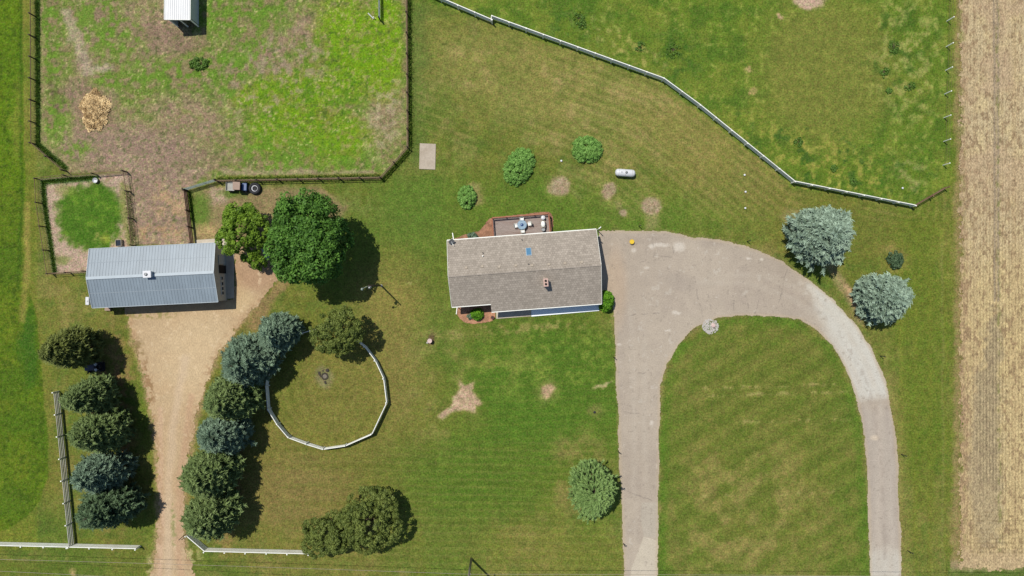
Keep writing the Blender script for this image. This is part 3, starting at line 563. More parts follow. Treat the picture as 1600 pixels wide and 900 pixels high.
def col_crop(U, V):
    n1 = fbm(U, V, 70, 3, 61); n2 = fbm(U, V, 16, 4, 62); n3 = fbm(U * 1.8, V * .8, 6, 3, 63); C = np.zeros(U.shape + (3,)); C[:] = (202, 183, 144)
    def mix(m, c, o=1.0):
        nonlocal C
        mm = (np.clip(m, 0, 1) * o)[..., None]; C = C * (1 - mm) + np.asarray(c, float) * mm
    mix(sstep(n1, .4, .65), (196, 174, 134), .6); mix(sstep(n2, .5, .7), (216, 196, 146), .5)
    mix(sstep(V, 330, 480), (216, 192, 132), .5)
    rows = np.sin(U * 2 * math.pi / 5.0 + (n2 - .5) * 1.2)
    mix(sstep(rows, -.1, 1) * (.6 + .4 * sstep(V, 200, 520)) * (.5 + .5 * sstep(n3, .3, .6)), (150, 126, 88), .62); mix(line(U + (n2 - .5) * 6, V, [(1522, -90), (1524, 900)], 3, 4), (178, 154, 118), .4); mix(line(U + (n2 - .5) * 6, V, [(1585, -90), (1584, 900)], 3, 4), (184, 158, 116), .4)
    mix(sstep(n3, .52, .72), (136, 110, 84), .6); mix(sstep(n1, .5, .7) * sstep(400 - V, 0, 200), (190, 164, 134), .5)
    mix(poly(U + (n2 - .5) * 22 + (n3 - .5) * 10, V + (n2 - .5) * 80, [(1548, 480), (1563, 480), (1564, 850), (1530, 850), (1512, 760), (1520, 620), (1540, 530)], 9), (166, 150, 120), .6)
    mix(poly(U + (n2 - .5) * 22 + (n3 - .5) * 10, V + (n2 - .5) * 80, [(1548, 480), (1563, 480), (1564, 760), (1530, 760), (1524, 620), (1540, 540)], 4) * sstep(rows, -.3, .8), (122, 108, 84), .5)
    for x0, wd in ((1553, 1.6), (1558.5, 1.6)): mix(line(U + (n2 - .5) * 3, V, [(x0, -90), (x0 + 1, 470)], wd, 1.2), (148, 132, 112), .75)
    mix(line(U + (n2 - .5) * 4, V, [(1558, -90), (1562, 860)], 2.6, 2.4) * sstep(n3, .5, .7), (128, 138, 70), .6)
    mix(line(U + (n2 - .5) * 8, V, [(1502, -90), (1505, 900)], 8, 8) * (.4 + .6 * sstep(n3, .35, .6)), (166, 138, 106), .75); mix(line(U + (n2 - .5) * 8, V, [(1501, -90), (1502, 900)], 6, 5) * sstep(n2, .5, .66), (126, 132, 66), .6)
    mix(sstep(V + (n2 - .5) * 30, 850, 870) * 1.0, (196, 172, 134), .7)
    mix((V > 800) * (V < 870) * (U > 1515) * sstep(np.sin(V * 2 * math.pi / 7 + (n2 - .5) * 3), .2, 1) * sstep(n3, .35, .6), (140, 120, 84), .5)
    return C
sheet('stubble_field', in_crop, (1490, -90, 1800, 900), 1.4, 0.03, col_crop, 'stubble', relief=0.10)
def in_mulch_n(U, V):
    a, b = edge_noise(U, V, 3); return polydist(a, b, [(708, 377), (712, 372), (728, 366), (748, 362), (757, 352), (765, 341), (790, 338), (830, 333), (860, 331), (864, 340), (865, 352), (862, 364), (830, 372)]) < 0
def in_mulch_s(U, V):
    a, b = edge_noise(U, V, 1.5); return polydist(a, b, [(712, 470), (774, 470), (774, 497), (768, 502), (752, 505), (736, 506), (724, 503), (717, 496), (713, 488)]) < 0
def col_m(U, V):
    C = np.zeros(U.shape + (3,)); C[:] = (166, 124, 98); n = fbm(U, V, 5, 3, 71)[..., None]; return C * (.8 + .4 * n)
sheet('mulch_bed', in_mulch_n, (700, 325, 870, 380), 1.0, 0.012, col_m, 'mulch', 0.03)
sheet('front_mulch_bed', in_mulch_s, (705, 465, 780, 510), 1.0, 0.012, lambda U, V: col_m(U, V) * 1.12, 'mulch', 0.03)

def slab(name, pts, z, mat, thick=0.12, kind='structure'):
    mb = MB(); n = len(pts); w = [gw(*p) for p in pts]
    mb.add([(x, y, z - thick) for x, y in w] + [(x, y, z) for x, y in w], [tuple(range(n, 2 * n))[::-1], tuple(range(n))] + [(i, (i + 1) % n, n + (i + 1) % n, n + i) for i in range(n)])
    o = mb.build(name, M[mat]);
    import bmesh
    b = bmesh.new(); b.from_mesh(o.data); bmesh.ops.recalc_face_normals(b, faces=b.faces); b.to_mesh(o.data); b.free()
    tag(o, kind=kind); return o
slab('concrete_pad', [(656, 224), (681, 225), (680, 265), (655, 264)], 0.06, 'slab')
slab('barn_apron', [(306, 375), (350, 372), (366, 384), (366, 389), (366, 466), (352, 467), (349, 386), (306, 388)], 0.05, 'concrete')
slab('front_walk', [(774.5, 470), (829.5, 466), (829.8, 494), (775.5, 498)], 0.07, 'concrete')
slab('garage_walk', [(830, 466), (937, 462), (936, 485.5), (830.3, 494.5)], 0.09, 'walk_light')

# ------------------------------------------------------------ foliage
rs = np.random.RandomState(11)
def unit(v): return v / (np.linalg.norm(v, axis=-1, keepdims=True) + 1e-9)
def leaf_mesh(name, P, N, size, tint, r):
    """one small kite leaf per point P facing N"""
    n = len(P); a = unit(np.cross(N, r.normal(size=(n, 3)))); b = unit(np.cross(N, a)); s = size[:, None] if np.ndim(size) else size
    q = np.stack([P - a * s, P + b * s * .55 + a * s * .1, P + a * s, P - b * s * .55 + a * s * .1], 1)
    q[:, 1] += N * (np.asarray(s) * .15); q[:, 3] += N * (np.asarray(s) * .15)
    f = np.arange(n * 4).reshape(n, 4)
    return npmesh(name, q.reshape(-1, 3), f, attrs={'tint': np.repeat(tint, 4)})
def cluster_points(C, Rr, npts, r, flat=1.0, up=.25):
    """points scattered over the outer shells of many small clumps"""
    k = r.randint(0, len(C), npts); d = unit(r.normal(size=(npts, 3))); d[:, 2] = np.abs(d[:, 2]) * (r.rand(npts) < .8) + d[:, 2] * (r.rand(npts) >= .8) * .5
    d = unit(d); rad = Rr[k] * (0.62 + .42 * r.rand(npts)); P = C[k] + d * rad[:, None] * np.array([1, 1, flat])
    N = unit(d + r.normal(size=(npts, 3)) * .55 + np.array([0, 0, up])); return P, N, k, d
def broadleaf(name, label, cat, base, hgt, rx, ry, mat, leaves=26000, clumps=420, size=.17, crown_lo=.18, seed=1, gaps=.0, clump_r=.62, group=None, lobes=9, top=None):
    r = np.random.RandomState(seed); root = thing(name, label, cat, (base[0], base[1], 0), 0, group)
    zc = hgt * (.5 + crown_lo / 2); rz = hgt * (1 - crown_lo) / 2
    L = []                                           # big limbs' lobes make the uneven outline
    for i in range(lobes):
        a = i * 2.399 + r.rand() * .6; q = r.uniform(.35, .62); zz = r.uniform(-.5, .65)
        L.append((math.cos(a) * q * rx, math.sin(a) * q * ry, zc + zz * rz, r.uniform(.40, .60)))
    L.append((0, 0, zc + rz * .38, .62)); C = []
    for i in range(clumps):
        l = L[r.randint(len(L))]; d = unit(r.normal(size=3)); d[2] = abs(d[2]) * .95 - .18
        p = np.array([l[0] + d[0] * rx * l[3], l[1] + d[1] * ry * l[3], l[2] + d[2] * rz * l[3] * .95]) * 1.0
        e = math.hypot(p[0] / rx, p[1] / ry); m = math.sqrt(e * e + ((p[2] - zc) / rz) ** 2)
        if m < .45 or m > 1.12: continue
        C.append(p)
    C = np.array(C); keep = r.rand(len(C)) > gaps; C = C[keep]; Rr = clump_r * r.uniform(.65, 1.25, len(C))
    P, N, k, d = cluster_points(C, Rr, leaves, r); ct = r.rand(len(C)) * .55
    tint = np.clip(ct[k] + r.rand(len(k)) * .3 + d[:, 2] * .15, 0, 1)
    link('crown', leaf_mesh(name + '_crown', P, N, size * r.uniform(.7, 1.25, len(P)), tint, r), M[mat], root)
    tb = MB(); tr = max(.12, hgt * .024)
    tb.lathe([(tr * 1.5, -.05), (tr * 1.05, .35), (tr * .9, hgt * .25), (tr * .6, hgt * .5), (tr * .25, hgt * .8)], n=12)
    for l in L:
        s0 = Vector((0, 0, hgt * r.uniform(.18, .45))); e0 = Vector((l[0], l[1], l[2])); mid = (s0 + e0) / 2 + Vector((0, 0, -.1 * hgt * r.rand()))
        tb.tube(s0, mid, tr * .5, tr * .32, 7); tb.tube(mid, e0, tr * .32, tr * .1, 7)
        for j in range(3):
            dd = Vector(unit(r.normal(size=3)).tolist()); dd.z = abs(dd.z); tb.tube(mid.lerp(e0, .3 + .25 * j), mid.lerp(e0, .3 + .25 * j) + dd * rx * .35, tr * .14, tr * .05, 5)
    tb.build('trunk', M['bark'], root, smooth=True)
    return root
# needle spray template: fan of narrow blades round a short twig (points along +X)
def spray_template(r, n=9):
    tri = []
    for i in range(n):
        s = r.uniform(-.25, .75); ang = r.uniform(0, 2 * math.pi); sp = r.uniform(.28, .62)
        d = np.array([r.uniform(.25, .6), math.cos(ang) * sp, math.sin(ang) * sp]); o = np.array([s, 0, 0])
        w = np.cross(d, r.normal(size=3)); w = w / np.linalg.norm(w) * .13
        tri.append([o - w, o + w, o + d])
    core = [np.array([-.55, 0, 0]), np.array([.3, .20, 0]), np.array([.3, -.10, .17]), np.array([.3, -.10, -.17]), np.array([.95, 0, 0])]
    for a, b, c in ((0, 1, 2), (0, 2, 3), (0, 3, 1), (4, 2, 1), (4, 3, 2), (4, 1, 3)): tri.append([core[a], core[b], core[c]])
    return np.array(tri)                              # (T,3,3)
_sp = [spray_template(np.random.RandomState(90 + i)) for i in range(6)]
def conifer(name, label, cat, base, hgt, rx, ry, mat, n=2600, seed=1, widest=.3, power=1.0, size=.42, group=None, top_open=0.0, droop=.1):
    r = np.random.RandomState(seed); root = thing(name, label, cat, (base[0], base[1], 0), 0, group)
    def prof(t): return np.where(t < widest, .72 + .28 * np.clip(t / widest, 0, 1), np.sqrt(np.clip(1 - ((t - widest) / (1 - widest)) ** (1.6 * power), 0, 1)) ** (1.1 + .35 * power))
    # boughs in whorls; each carries sprays towards its tip
    nb = int(n / 16); tg = np.linspace(widest, .995, 60); pg = prof(tg); uu = np.sqrt(r.rand(nb)) * pg.max(); tp = np.interp(-uu, -pg, tg); t = np.where(r.rand(nb) < .62, tp, .06 + r.rand(nb) * (widest + .35)); t = np.clip(t, .05, .985); ang = r.rand(nb) * 2 * math.pi
    Lb = prof(t) * (1 + .10 * np.sin(ang * 3 + seed) + r.normal(size=nb) * .07); bt = r.rand(nb)
    tb = MB(); tr = .02 * hgt + .05; tb.lathe([(tr * 1.3, -.05), (tr, .4), (tr * .55, hgt * .55), (.03, hgt * .97)], n=10)
    Ps = []; Ds = []; Ts = []; Ss = []
    for i in range(nb):
        c, s = math.cos(ang[i]), math.sin(ang[i]); L = Lb[i]; fan = .62; z0 = t[i] * hgt; lift = .15 + .5 * t[i]; Rm = (abs(c) * rx + abs(s) * ry)
        if i % 3 == 0: tb.tube((0, 0, z0), (c * rx * L * .85, s * ry * L * .85, z0 - droop * L * hgt * .15 + .1), .05 * (1 - t[i]) + .015, .01, 5, caps=False)
        nf = 4; m = nf * 4; fl = np.array([-.85, -.3, .3, .85]) + r.normal(size=nf) * .12; side = np.repeat(fl, 4); along = np.tile([0, 1, 2, 3], nf)
        tipq = np.repeat(1 - np.abs(fl) * .22 - r.rand(nf) * .22 - (np.arange(nf) % 2) * .10, 4); q = tipq - along * (.42 * size / max(L * Rm, .6)) + r.normal(size=m) * .01; q = np.clip(q, .08, 1.1)
        lat = side * np.clip(1.25 - q, .1, .6) * fan + r.normal(size=m) * .015
        rad = L * q; x = c * rad * rx - s * lat * Rm * L * .8; y = s * rad * ry + c * lat * Rm * L * .8
        z = z0 - droop * rad * 1.2 + lift * (q - .6) * .8 - (1 - prof(t[i])) * 0 + np.repeat(r.normal(size=nf) * .12, 4)
        Ps.append(np.stack([x, y, z], -1)); Ds.append(np.stack([c - s * lat * 1.3 + 0 * x, s + c * lat * 1.3 + 0 * x, np.full(m, lift * .7) + r.normal(size=m) * .12], -1))
        Ts.append(np.clip(bt[i] * .38 + (1 - along / 3) * .42 + r.rand(m) * .2, 0, 1)); Ss.append(size * r.uniform(.75, 1.25, m) * (1 - .25 * t[i]))  # inner sprays tinted darker, painting in shade between boughs; tips paler
    P = np.concatenate(Ps); D = unit(np.concatenate(Ds)); T = np.concatenate(Ts); Sz = np.concatenate(Ss)
    up = np.tile([0., 0., 1.], (len(P), 1)) + r.normal(size=D.shape) * .25; Y = unit(np.cross(up, D)); Z = np.cross(D, Y)
    V = []; TT = []
    for k in range(6):
        sel = np.arange(len(P)) % 6 == k; tm = _sp[k].reshape(-1, 3)
        w = P[sel][:, None, :] + Sz[sel][:, None, None] * (D[sel][:, None, :] * tm[None, :, 0:1] + Y[sel][:, None, :] * tm[None, :, 1:2] * 1.25 + Z[sel][:, None, :] * tm[None, :, 2:3])
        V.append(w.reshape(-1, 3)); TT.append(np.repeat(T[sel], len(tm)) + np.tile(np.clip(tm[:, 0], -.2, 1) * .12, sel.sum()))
    V = np.concatenate(V); TT = np.clip(np.concatenate(TT), 0, 1)
    link('crown', npmesh(name + '_crown', V, np.arange(len(V)).reshape(-1, 3), attrs={'tint': TT}), M[mat], root)
    tb.build('trunk', M['bark'], root, smooth=True); return root
def bush(name, label, cat, base, rx, ry, h, mat, leaves=2500, size=.09, seed=1, rot=0, group=None, clumps=60, cr=.22):
    r = np.random.RandomState(seed); root = thing(name, label, cat, (base[0], base[1], 0), R(rot), group)
    d = unit(r.normal(size=(clumps, 3))); d[:, 2] = np.abs(d[:, 2]); q = r.uniform(.72, .95, clumps)
    C = d * q[:, None] * np.array([rx, ry, h]); C[:, 0] *= 1 + .0 * C[:, 0]
    C[:, :2] *= (1 - cr * .25 / max(rx, .2)); P, N, k, dd = cluster_points(C, np.full(clumps, cr), leaves, r, 1.0)
    P[:, 2] = np.maximum(P[:, 2], .02); ct = r.rand(clumps) * .5; tint = np.clip(ct[k] + r.rand(len(k)) * .35 + .1, 0, 1)
    link('foliage', leaf_mesh(name + '_foliage', P, N, size * r.uniform(.7, 1.3, len(P)), tint, r), M[mat], root)
    sb = MB()
    for i in range(9):
        a = i * .7; sb.tube((0, 0, 0), (math.cos(a) * rx * .6, math.sin(a) * ry * .6, h * .7), .025, .008, 5)
    sb.build('stem', M['bark'], root); return root

# ------------------------------------------------------------ trees
broadleaf('maple_tree', 'tallest tree, dense round dark green crown between the shed yard and the lawn', 'tree', gw(508, 378), 12.0, 4.75, 5.5, 'leaf_maple', 46000, 800, .19, .17, 21, clump_r=.66, lobes=13)
broadleaf('young_maple_tree', 'bright yellow-green tree with a loose ragged crown beside the long metal barn', 'tree', gw(399, 364), 7.0, 3.0, 3.7, 'leaf_lime', 20000, 380, .15, .2, 22, gaps=.08, clump_r=.42, lobes=7)
broadleaf('sapling_tree', 'small low lime-green sapling below the ragged tree in the dirt yard', 'tree', gw(409, 410), 3.2, 1.2, 1.0, 'leaf_lime', 1700, 40, .14, .25, 23, clump_r=.36, lobes=3)
broadleaf('locust_tree', 'thin olive tree whose open crown hangs over the top of the round white pen', 'tree', gw(542, 515), 7.2, 3.5, 3.1, 'leaf_olive', 17000, 620, .12, .22, 24, gaps=.25, clump_r=.34, lobes=9)
broadleaf('elm_tree', 'wide olive-green tree at the bottom edge of the lawn, right of its twin', 'tree', gw(587, 799), 7.2, 4.0, 4.2, 'leaf_olive', 30000, 900, .12, .1, 25, gaps=.15, clump_r=.36, lobes=9)
broadleaf('elm_tree', 'lower olive-green tree at the right end of the white roadside fence', 'tree', gw(524, 821), 6.0, 3.5, 3.2, 'leaf_olive', 18000, 560, .12, .1, 26, gaps=.12, clump_r=.35, lobes=7)
G = 'blue spruces beside the loop driveway'
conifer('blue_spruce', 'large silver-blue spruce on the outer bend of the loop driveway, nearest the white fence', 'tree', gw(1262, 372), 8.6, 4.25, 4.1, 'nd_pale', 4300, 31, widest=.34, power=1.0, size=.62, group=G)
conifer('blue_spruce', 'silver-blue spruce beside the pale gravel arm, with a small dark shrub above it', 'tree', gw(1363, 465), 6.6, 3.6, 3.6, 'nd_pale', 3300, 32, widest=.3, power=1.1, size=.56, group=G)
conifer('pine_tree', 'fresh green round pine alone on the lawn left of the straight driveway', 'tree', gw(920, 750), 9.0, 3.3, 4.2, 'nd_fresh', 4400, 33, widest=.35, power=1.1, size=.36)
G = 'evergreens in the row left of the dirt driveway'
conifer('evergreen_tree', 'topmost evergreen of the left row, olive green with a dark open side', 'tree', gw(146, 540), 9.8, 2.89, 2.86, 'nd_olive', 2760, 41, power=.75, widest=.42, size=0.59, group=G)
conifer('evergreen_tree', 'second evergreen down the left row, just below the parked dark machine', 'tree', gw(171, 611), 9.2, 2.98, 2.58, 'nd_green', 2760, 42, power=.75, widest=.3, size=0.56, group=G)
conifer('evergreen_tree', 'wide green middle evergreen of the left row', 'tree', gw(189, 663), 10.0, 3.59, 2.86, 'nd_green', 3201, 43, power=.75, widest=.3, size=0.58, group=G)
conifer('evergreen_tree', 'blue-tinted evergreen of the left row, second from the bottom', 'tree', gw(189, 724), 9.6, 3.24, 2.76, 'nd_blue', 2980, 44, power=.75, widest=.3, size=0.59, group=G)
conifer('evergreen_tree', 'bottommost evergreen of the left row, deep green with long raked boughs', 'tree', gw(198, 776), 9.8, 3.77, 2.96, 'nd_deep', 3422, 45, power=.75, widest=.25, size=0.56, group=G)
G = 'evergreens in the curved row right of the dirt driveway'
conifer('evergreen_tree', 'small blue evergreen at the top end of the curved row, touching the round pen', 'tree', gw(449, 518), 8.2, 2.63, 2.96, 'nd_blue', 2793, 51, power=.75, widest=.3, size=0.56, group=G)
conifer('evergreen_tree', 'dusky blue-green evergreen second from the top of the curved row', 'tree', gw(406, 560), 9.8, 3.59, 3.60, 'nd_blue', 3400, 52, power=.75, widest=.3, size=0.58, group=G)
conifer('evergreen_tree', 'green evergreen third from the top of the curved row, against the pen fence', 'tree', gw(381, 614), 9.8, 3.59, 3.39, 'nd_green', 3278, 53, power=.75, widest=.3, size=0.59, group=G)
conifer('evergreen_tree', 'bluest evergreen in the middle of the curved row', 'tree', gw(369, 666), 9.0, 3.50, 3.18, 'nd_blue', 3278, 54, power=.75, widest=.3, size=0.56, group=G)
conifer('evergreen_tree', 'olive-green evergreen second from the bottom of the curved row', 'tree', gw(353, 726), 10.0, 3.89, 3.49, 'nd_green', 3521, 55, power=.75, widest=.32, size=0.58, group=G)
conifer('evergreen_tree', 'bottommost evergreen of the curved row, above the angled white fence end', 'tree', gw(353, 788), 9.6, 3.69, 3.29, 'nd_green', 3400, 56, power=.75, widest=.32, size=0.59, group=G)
# shrubs
G = 'round green shrubs on the back lawn'
bush('shrub', 'smallest of three fresh green shrubs on the back lawn, bare soil beside it', 'shrub', gw(730, 308), 1.3, 1.75, 1.2, 'leaf_hedge', 9000, .085, 61, 0, G, 150, .24)
bush('shrub', 'largest oval green shrub on the back lawn, tilted like an egg', 'shrub', gw(811, 261), 2.0, 3.0, 1.3, 'leaf_hedge', 20000, .085, 62, -28, G, 380, .26)
bush('shrub', 'squarish green shrub nearest the white propane tank', 'shrub', gw(917, 234), 2.2, 2.0, 1.3, 'leaf_hedge', 16000, .085, 63, 0, G, 330, .26)
bush('shrub', 'dusky low shrub with a brown gap, above the smaller silver spruce', 'shrub', gw(1397, 406), 1.2, 1.4, .9, 'leaf_dark', 2600, .1, 64, 0, None, 50, .26)
bush('shrub', 'bright green shrub in the mulch bed at the front of the house', 'shrub', gw(746, 491), 1.0, .85, 1.1, 'leaf_bush', 2600, .09, 65, 0, None, 60, .22)
bush('shrub', 'small blue-grey shrub left of the bright one in the front bed', 'shrub', gw(734, 494.5), .45, .4, .5, 'nd_blue', 700, .07, 66, 0, None, 20, .15)
bush('shrub', 'pale blue-green shrub half under the back eave left of the deck', 'shrub', gw(739, 371), .8, .75, .9, 'nd_blue', 1600, .08, 67, 0, None, 40, .2)
bush('shrub', 'vivid green shrub at the garage corner of the house', 'shrub', gw(945.5, 470), 1.15, 1.5, 2.6, 'leaf_bush', 6000, .1, 68, 0, None, 120, .28)
bush('weed_clump', 'dark green weed clump standing alone in the paddock below the white shelter', 'weeds', gw(312, 100), 1.5, .9, .3, 'leaf_weed', 1800, .1, 69, 0, None, 50, .25)
for i, (px, py, rx, ry, lb) in enumerate(((904, 28, .9, 1.0, 'upper left dark thistle clump in the far pasture'), (1052, 78, 1.4, 1.1, 'dark thistle clump behind the bend of the white fence'), (910, 38, .7, .6, 'small thistle clump just below another in the far pasture'), (1000, 73, .9, .8, 'thistle clump at a straw patch left of the fence bend'),
        (1381, 113, .6, .8, 'dark clump at the left edge of the dry weeds by the field'), (1422, 135, 1.0, .5, 'wide flat dark clump below the dry weeds by the field'), (1389, 142, .4, .4, 'tiny round dark clump left of the wide flat one'), (1303, 263, .5, .5, 'dark clump in the pasture above the white fence corner'), (1334, 284, .6, .5, 'dark clump close above the white fence'), (1396, 72, .8, 1.2, 'tall dark clump within the dry weeds by the field'), (1247, 222, .7, .6, 'dark clump near the middle of the low pasture'))):
    bush('thistle_clump', lb, 'weeds', gw(px, py), rx, ry, .12, 'leaf_weed', 260, .10, 80 + i, i * 40, 'dark weed clumps in the far pasture', 26, .2)

# ------------------------------------------------------------ fences
def fence(name, label, pts, h, spacing, post_mat, rail_mat, rails, post_w=.12, rail_w=.045, rail_h=.15, mesh=None, mesh_mat='wire', group=None, topcap=True, extra=.08, cat='fence'):
    W = [Vector((*gw(*p), 0)) for p in pts]; root = thing(name, label, cat, W[0], 0, group)
    pm = MB(); pm.box((0, 0, (h + extra) / 2 - .1), (post_w, post_w, h + extra + .2))
    if topcap: pm.box((0, 0, h + extra + .02), (post_w + .03, post_w + .03, .04))
    pme = None
    for a, b in zip(W[:-1], W[1:]):
        d = b - a; n = max(1, round(d.length / spacing)); ang = math.atan2(d.y, d.x); nrm = Vector((-math.sin(ang), math.cos(ang), 0))
        for i in range(n + (b is W[-1])):
            p = a + d * i / n - W[0]
            if pme is None: o = pm.build('post', M[post_mat], root); pme = o.data
            else: o = link('post', pme, None, root)
            o.location = p + nrm * -.0; o.rotation_euler = (random.uniform(-.015, .015), random.uniform(-.015, .015), ang)
        for z in rails:
            rb = MB(); u = d.normalized(); off = nrm * (post_w / 2 + rail_w / 2 - .02)
            for i in range(n):
                s0 = a + d * i / n - W[0] + u * .01; e0 = a + d * (i + 1) / n - W[0] - u * .01
                dz = random.uniform(-.012, .012); rb.beam(s0 + off + Vector((0, 0, z + dz)), e0 + off + Vector((0, 0, z + random.uniform(-.012, .012))), rail_w, rail_h)
            rb.build('rail', M[rail_mat], root)
        if mesh:
            wb = MB(); off = -nrm * (post_w / 2 + .01); top = mesh
            k = 0
            while .06 + k * .14 < top: wb.beam(a - W[0] + off + Vector((0, 0, .06 + k * .14)), b - W[0] + off + Vector((0, 0, .06 + k * .14)), .012, .016); k += 1
            m = int(d.length / .28)
            for i in range(m): q = a - W[0] + d * (i + .5) / m + off; wb.beam(q + Vector((0, 0, .03)), q + Vector((0, 0, top)), .012, .012)
            wb.build('wire_mesh', M[mesh_mat], root)
    return root
random.seed(5)
fence('rail_fence', 'long white rail fence running diagonally between the back lawn and the far pasture', [(664, -8), (769, 37), (769, 31), (1034, 127), (1090, 168), (1236, 286), (1422, 323)], 1.3, 2.55, 'white', 'white', (.3, .58, .86, 1.14), post_w=.13, rail_h=.18, rail_w=.09)
fence('rail_fence', 'short brown rail fence closing the pasture corner beside the stubble field', [(1424, 323), (1449, 308.5), (1474, 294)], 1.25, 2.5, 'wood', 'wood', (.4, .78, 1.15), rail_h=.14)
fence('rail_fence', 'white rail fence running up from the roadside fence left of the evergreens', [(92.5, 611), (116, 850)], 1.32, 2.9, 'white', 'grey_board', (.2, .52, .84, 1.16), rail_h=.15, rail_w=.075)  # greyer rails: shade on their east face is put into the colour
fence('rail_fence', 'white roadside rail fence left of the dirt driveway', [(-40, 847), (8, 848), (220, 853)], 1.32, 3.1, 'white', 'white', (.18, .42, .66, .90, 1.14), rail_h=.19, rail_w=.1)
fence('rail_fence', 'angled white rail fence right of the dirt driveway ending under the olive tree', [(297, 833), (325, 857), (486, 861)], 1.32, 3.1, 'white', 'white', (.18, .42, .66, .90, 1.14), rail_h=.19, rail_w=.1)
fence('round_pen_fence', 'white rail fence bent into a round pen on the lawn', [(556, 530), (572, 541), (588, 562), (601, 590), (605.5, 627), (583, 675), (542, 693), (508, 698), (482, 690), (455, 680), (438, 660), (424, 637), (421, 602), (424, 575), (438, 549), (452, 531), (474, 521), (500, 514)], 1.3, 3.4, 'white', 'white', (.3, .58, .86, 1.14), rail_h=.18, rail_w=.09)
fence('paddock_fence', 'brown post fence with wire mesh down the far left side of the paddock', [(56, -40), (57, 226), (105, 268)], 1.35, 3.0, 'darkwood', 'wood', (1.22,), post_w=.14, rail_h=.09, mesh=1.15)
fence('paddock_fence', 'long brown rail and mesh fence along the right and bottom of the paddock', [(636, -40), (637.5, 120), (638, 232), (596, 279), (342, 284)], 1.3, 2.75, 'darkwood', 'wood', (.5, 1.2), post_w=.14, rail_h=.16, mesh=1.1)
fence('pen_fence', 'dark post and mesh fence round the small green pen behind the barn', [(138, 424), (83, 428), (66, 318), (64, 281), (108, 276), (152, 273), (199, 269), (204, 300), (212, 384)], 1.3, 3.1, 'darkwood', 'wood', (1.2,), post_w=.13, rail_h=.07, mesh=1.1)
fence('yard_fence', 'red-brown panelled fence between the dirt lane and the barn yard', [(293, 299), (297, 330), (303, 381)], 1.3, 2.3, 'darkwood', 'redrail', (.4, .8, 1.2), post_w=.14, rail_h=.24)
# wire fence along the stubble field
wf = [(1480, -4), (1479.5, 33), (1478.5, 73), (1477.5, 110), (1476, 147), (1475, 184), (1474.5, 221), (1473.5, 258)]
fence('wire_fence', 'thin white posts with wire along the edge of the stubble field', wf, 1.45, 9, 'white', 'wire', (1.3, .9, .5), post_w=.10, rail_w=.018, rail_h=.018, extra=0)
# gates
def gate(label, a, b, mat, h=1.3, post='darkwood', n=6, name='tube_gate', posts=True):
    A = Vector((*gw(*a), 0)); B = Vector((*gw(*b), 0)); root = thing(name, label, 'gate', A); mb = MB(A); d = (B - A)
    for i in range(n): z = .25 + (h - .25) * i / (n - 1); mb.tube(A + Vector((0, 0, z)), B + Vector((0, 0, z)), .028, n=8)
    for t in (0, .33, .66, 1): mb.tube(A + d * t + Vector((0, 0, .2)), A + d * t + Vector((0, 0, h)), .028, n=8)
    mb.build('gate_panel', M[mat], root)
    wm = MB(A)
    for i in range(int(d.length / .12)): q = A + d * (i + .5) / int(d.length / .12); wm.beam(q + Vector((0, 0, .25)), q + Vector((0, 0, h)), .01, .01)
    wm.build('wire_mesh', M[mat], root)
    if posts:
        for p in (A, B):
            pb = MB(A); pb.tube(p + Vector((0, 0, -.1)) - d.normalized() * (.13 if p == A else -.13), p + Vector((0, 0, h + .2)) - d.normalized() * (.13 if p == A else -.13), .09, n=10); pb.build('post', M[post], root)
    return root
gate('galvanised tube gate closing the gap between the paddock and the dirt lane', (294, 297), (340, 283), 'galv')
gate('pale green tube gate standing in the top of the paddock', (594, -12), (594.5, 31), 'galv', post='black')
o = MB(gp(582, 29, 0)); a = gp(583.5, 29, .12); b = gp(575, 20.5, .75); o.beam(a, b, .14, .05); o.beam(a + Vector((.1, .05, -.12)), a + Vector((.1, .05, .45)), .09, .09)
ob = o.build('loose_board', M['white']); ob.location = gp(582, 29, 0); tag(ob, 'loose white board leaning beside the green gate in the paddock', 'board')
a = gp(291, 834, .55); b = gp(279, 844, .5); A0 = gp(295, 831.5, 0)
ob = MB(A0); ob.tube(a, b, .06, .05, 8); ob.tube(A0 + Vector((0, 0, 0)), Vector((a.x, a.y, .6)), .04, n=8); ob = ob.build('dark_bar', M['darkwood']); ob.location = A0; tag(ob, 'dark bar reaching from the white fence end over the dirt driveway', 'gate arm')  # low dark bar on a slanting prop

# ------------------------------------------------------------ house
HA = R(4.3); hx = thing('house', 'long ranch house with grey-brown shingled roof beside the driveway', 'house', (0, 0, 0), HA)
XW, XE, YN, YS, YS2, XJ, YR = -8.12, 11.72, 6.92, -2.95, -1.90, -2.95, 2.1
ZR, SL = 5.05, .47
def rz_(y): return ZR - SL * abs(y - YR)
def roof_slab(mb, x0, x1, y0, y1, th=.16):
    vs = [(x0, y0, rz_(y0)), (x1, y0, rz_(y0)), (x1, y1, rz_(y1)), (x0, y1, rz_(y1))]; lo = [(x, y, z - th) for x, y, z in vs]
    mb.add(vs + lo, [(0, 1, 2, 3), (7, 6, 5, 4), (0, 4, 5, 1), (1, 5, 6, 2), (2, 6, 7, 3), (3, 7, 4, 0)])
rb = MB(); roof_slab(rb, XW, XE, YR, YN); rb.build('roof', M['shingle'], hx)
rb = MB(); vs = [(XW, YR), (XW, YS2), (XJ, YS2), (XJ, YS), (XE, YS), (XE, YR)]
rb.add([(x, y, rz_(y)) for x, y in vs] + [(x, y, rz_(y) - .16) for x, y in vs], [(0, 1, 2, 3, 4, 5), (11, 10, 9, 8, 7, 6)] + [(i, i + 6, (i + 1) % 6 + 6, (i + 1) % 6) for i in range(6)])
rb.build('roof', M['shingle'], hx)
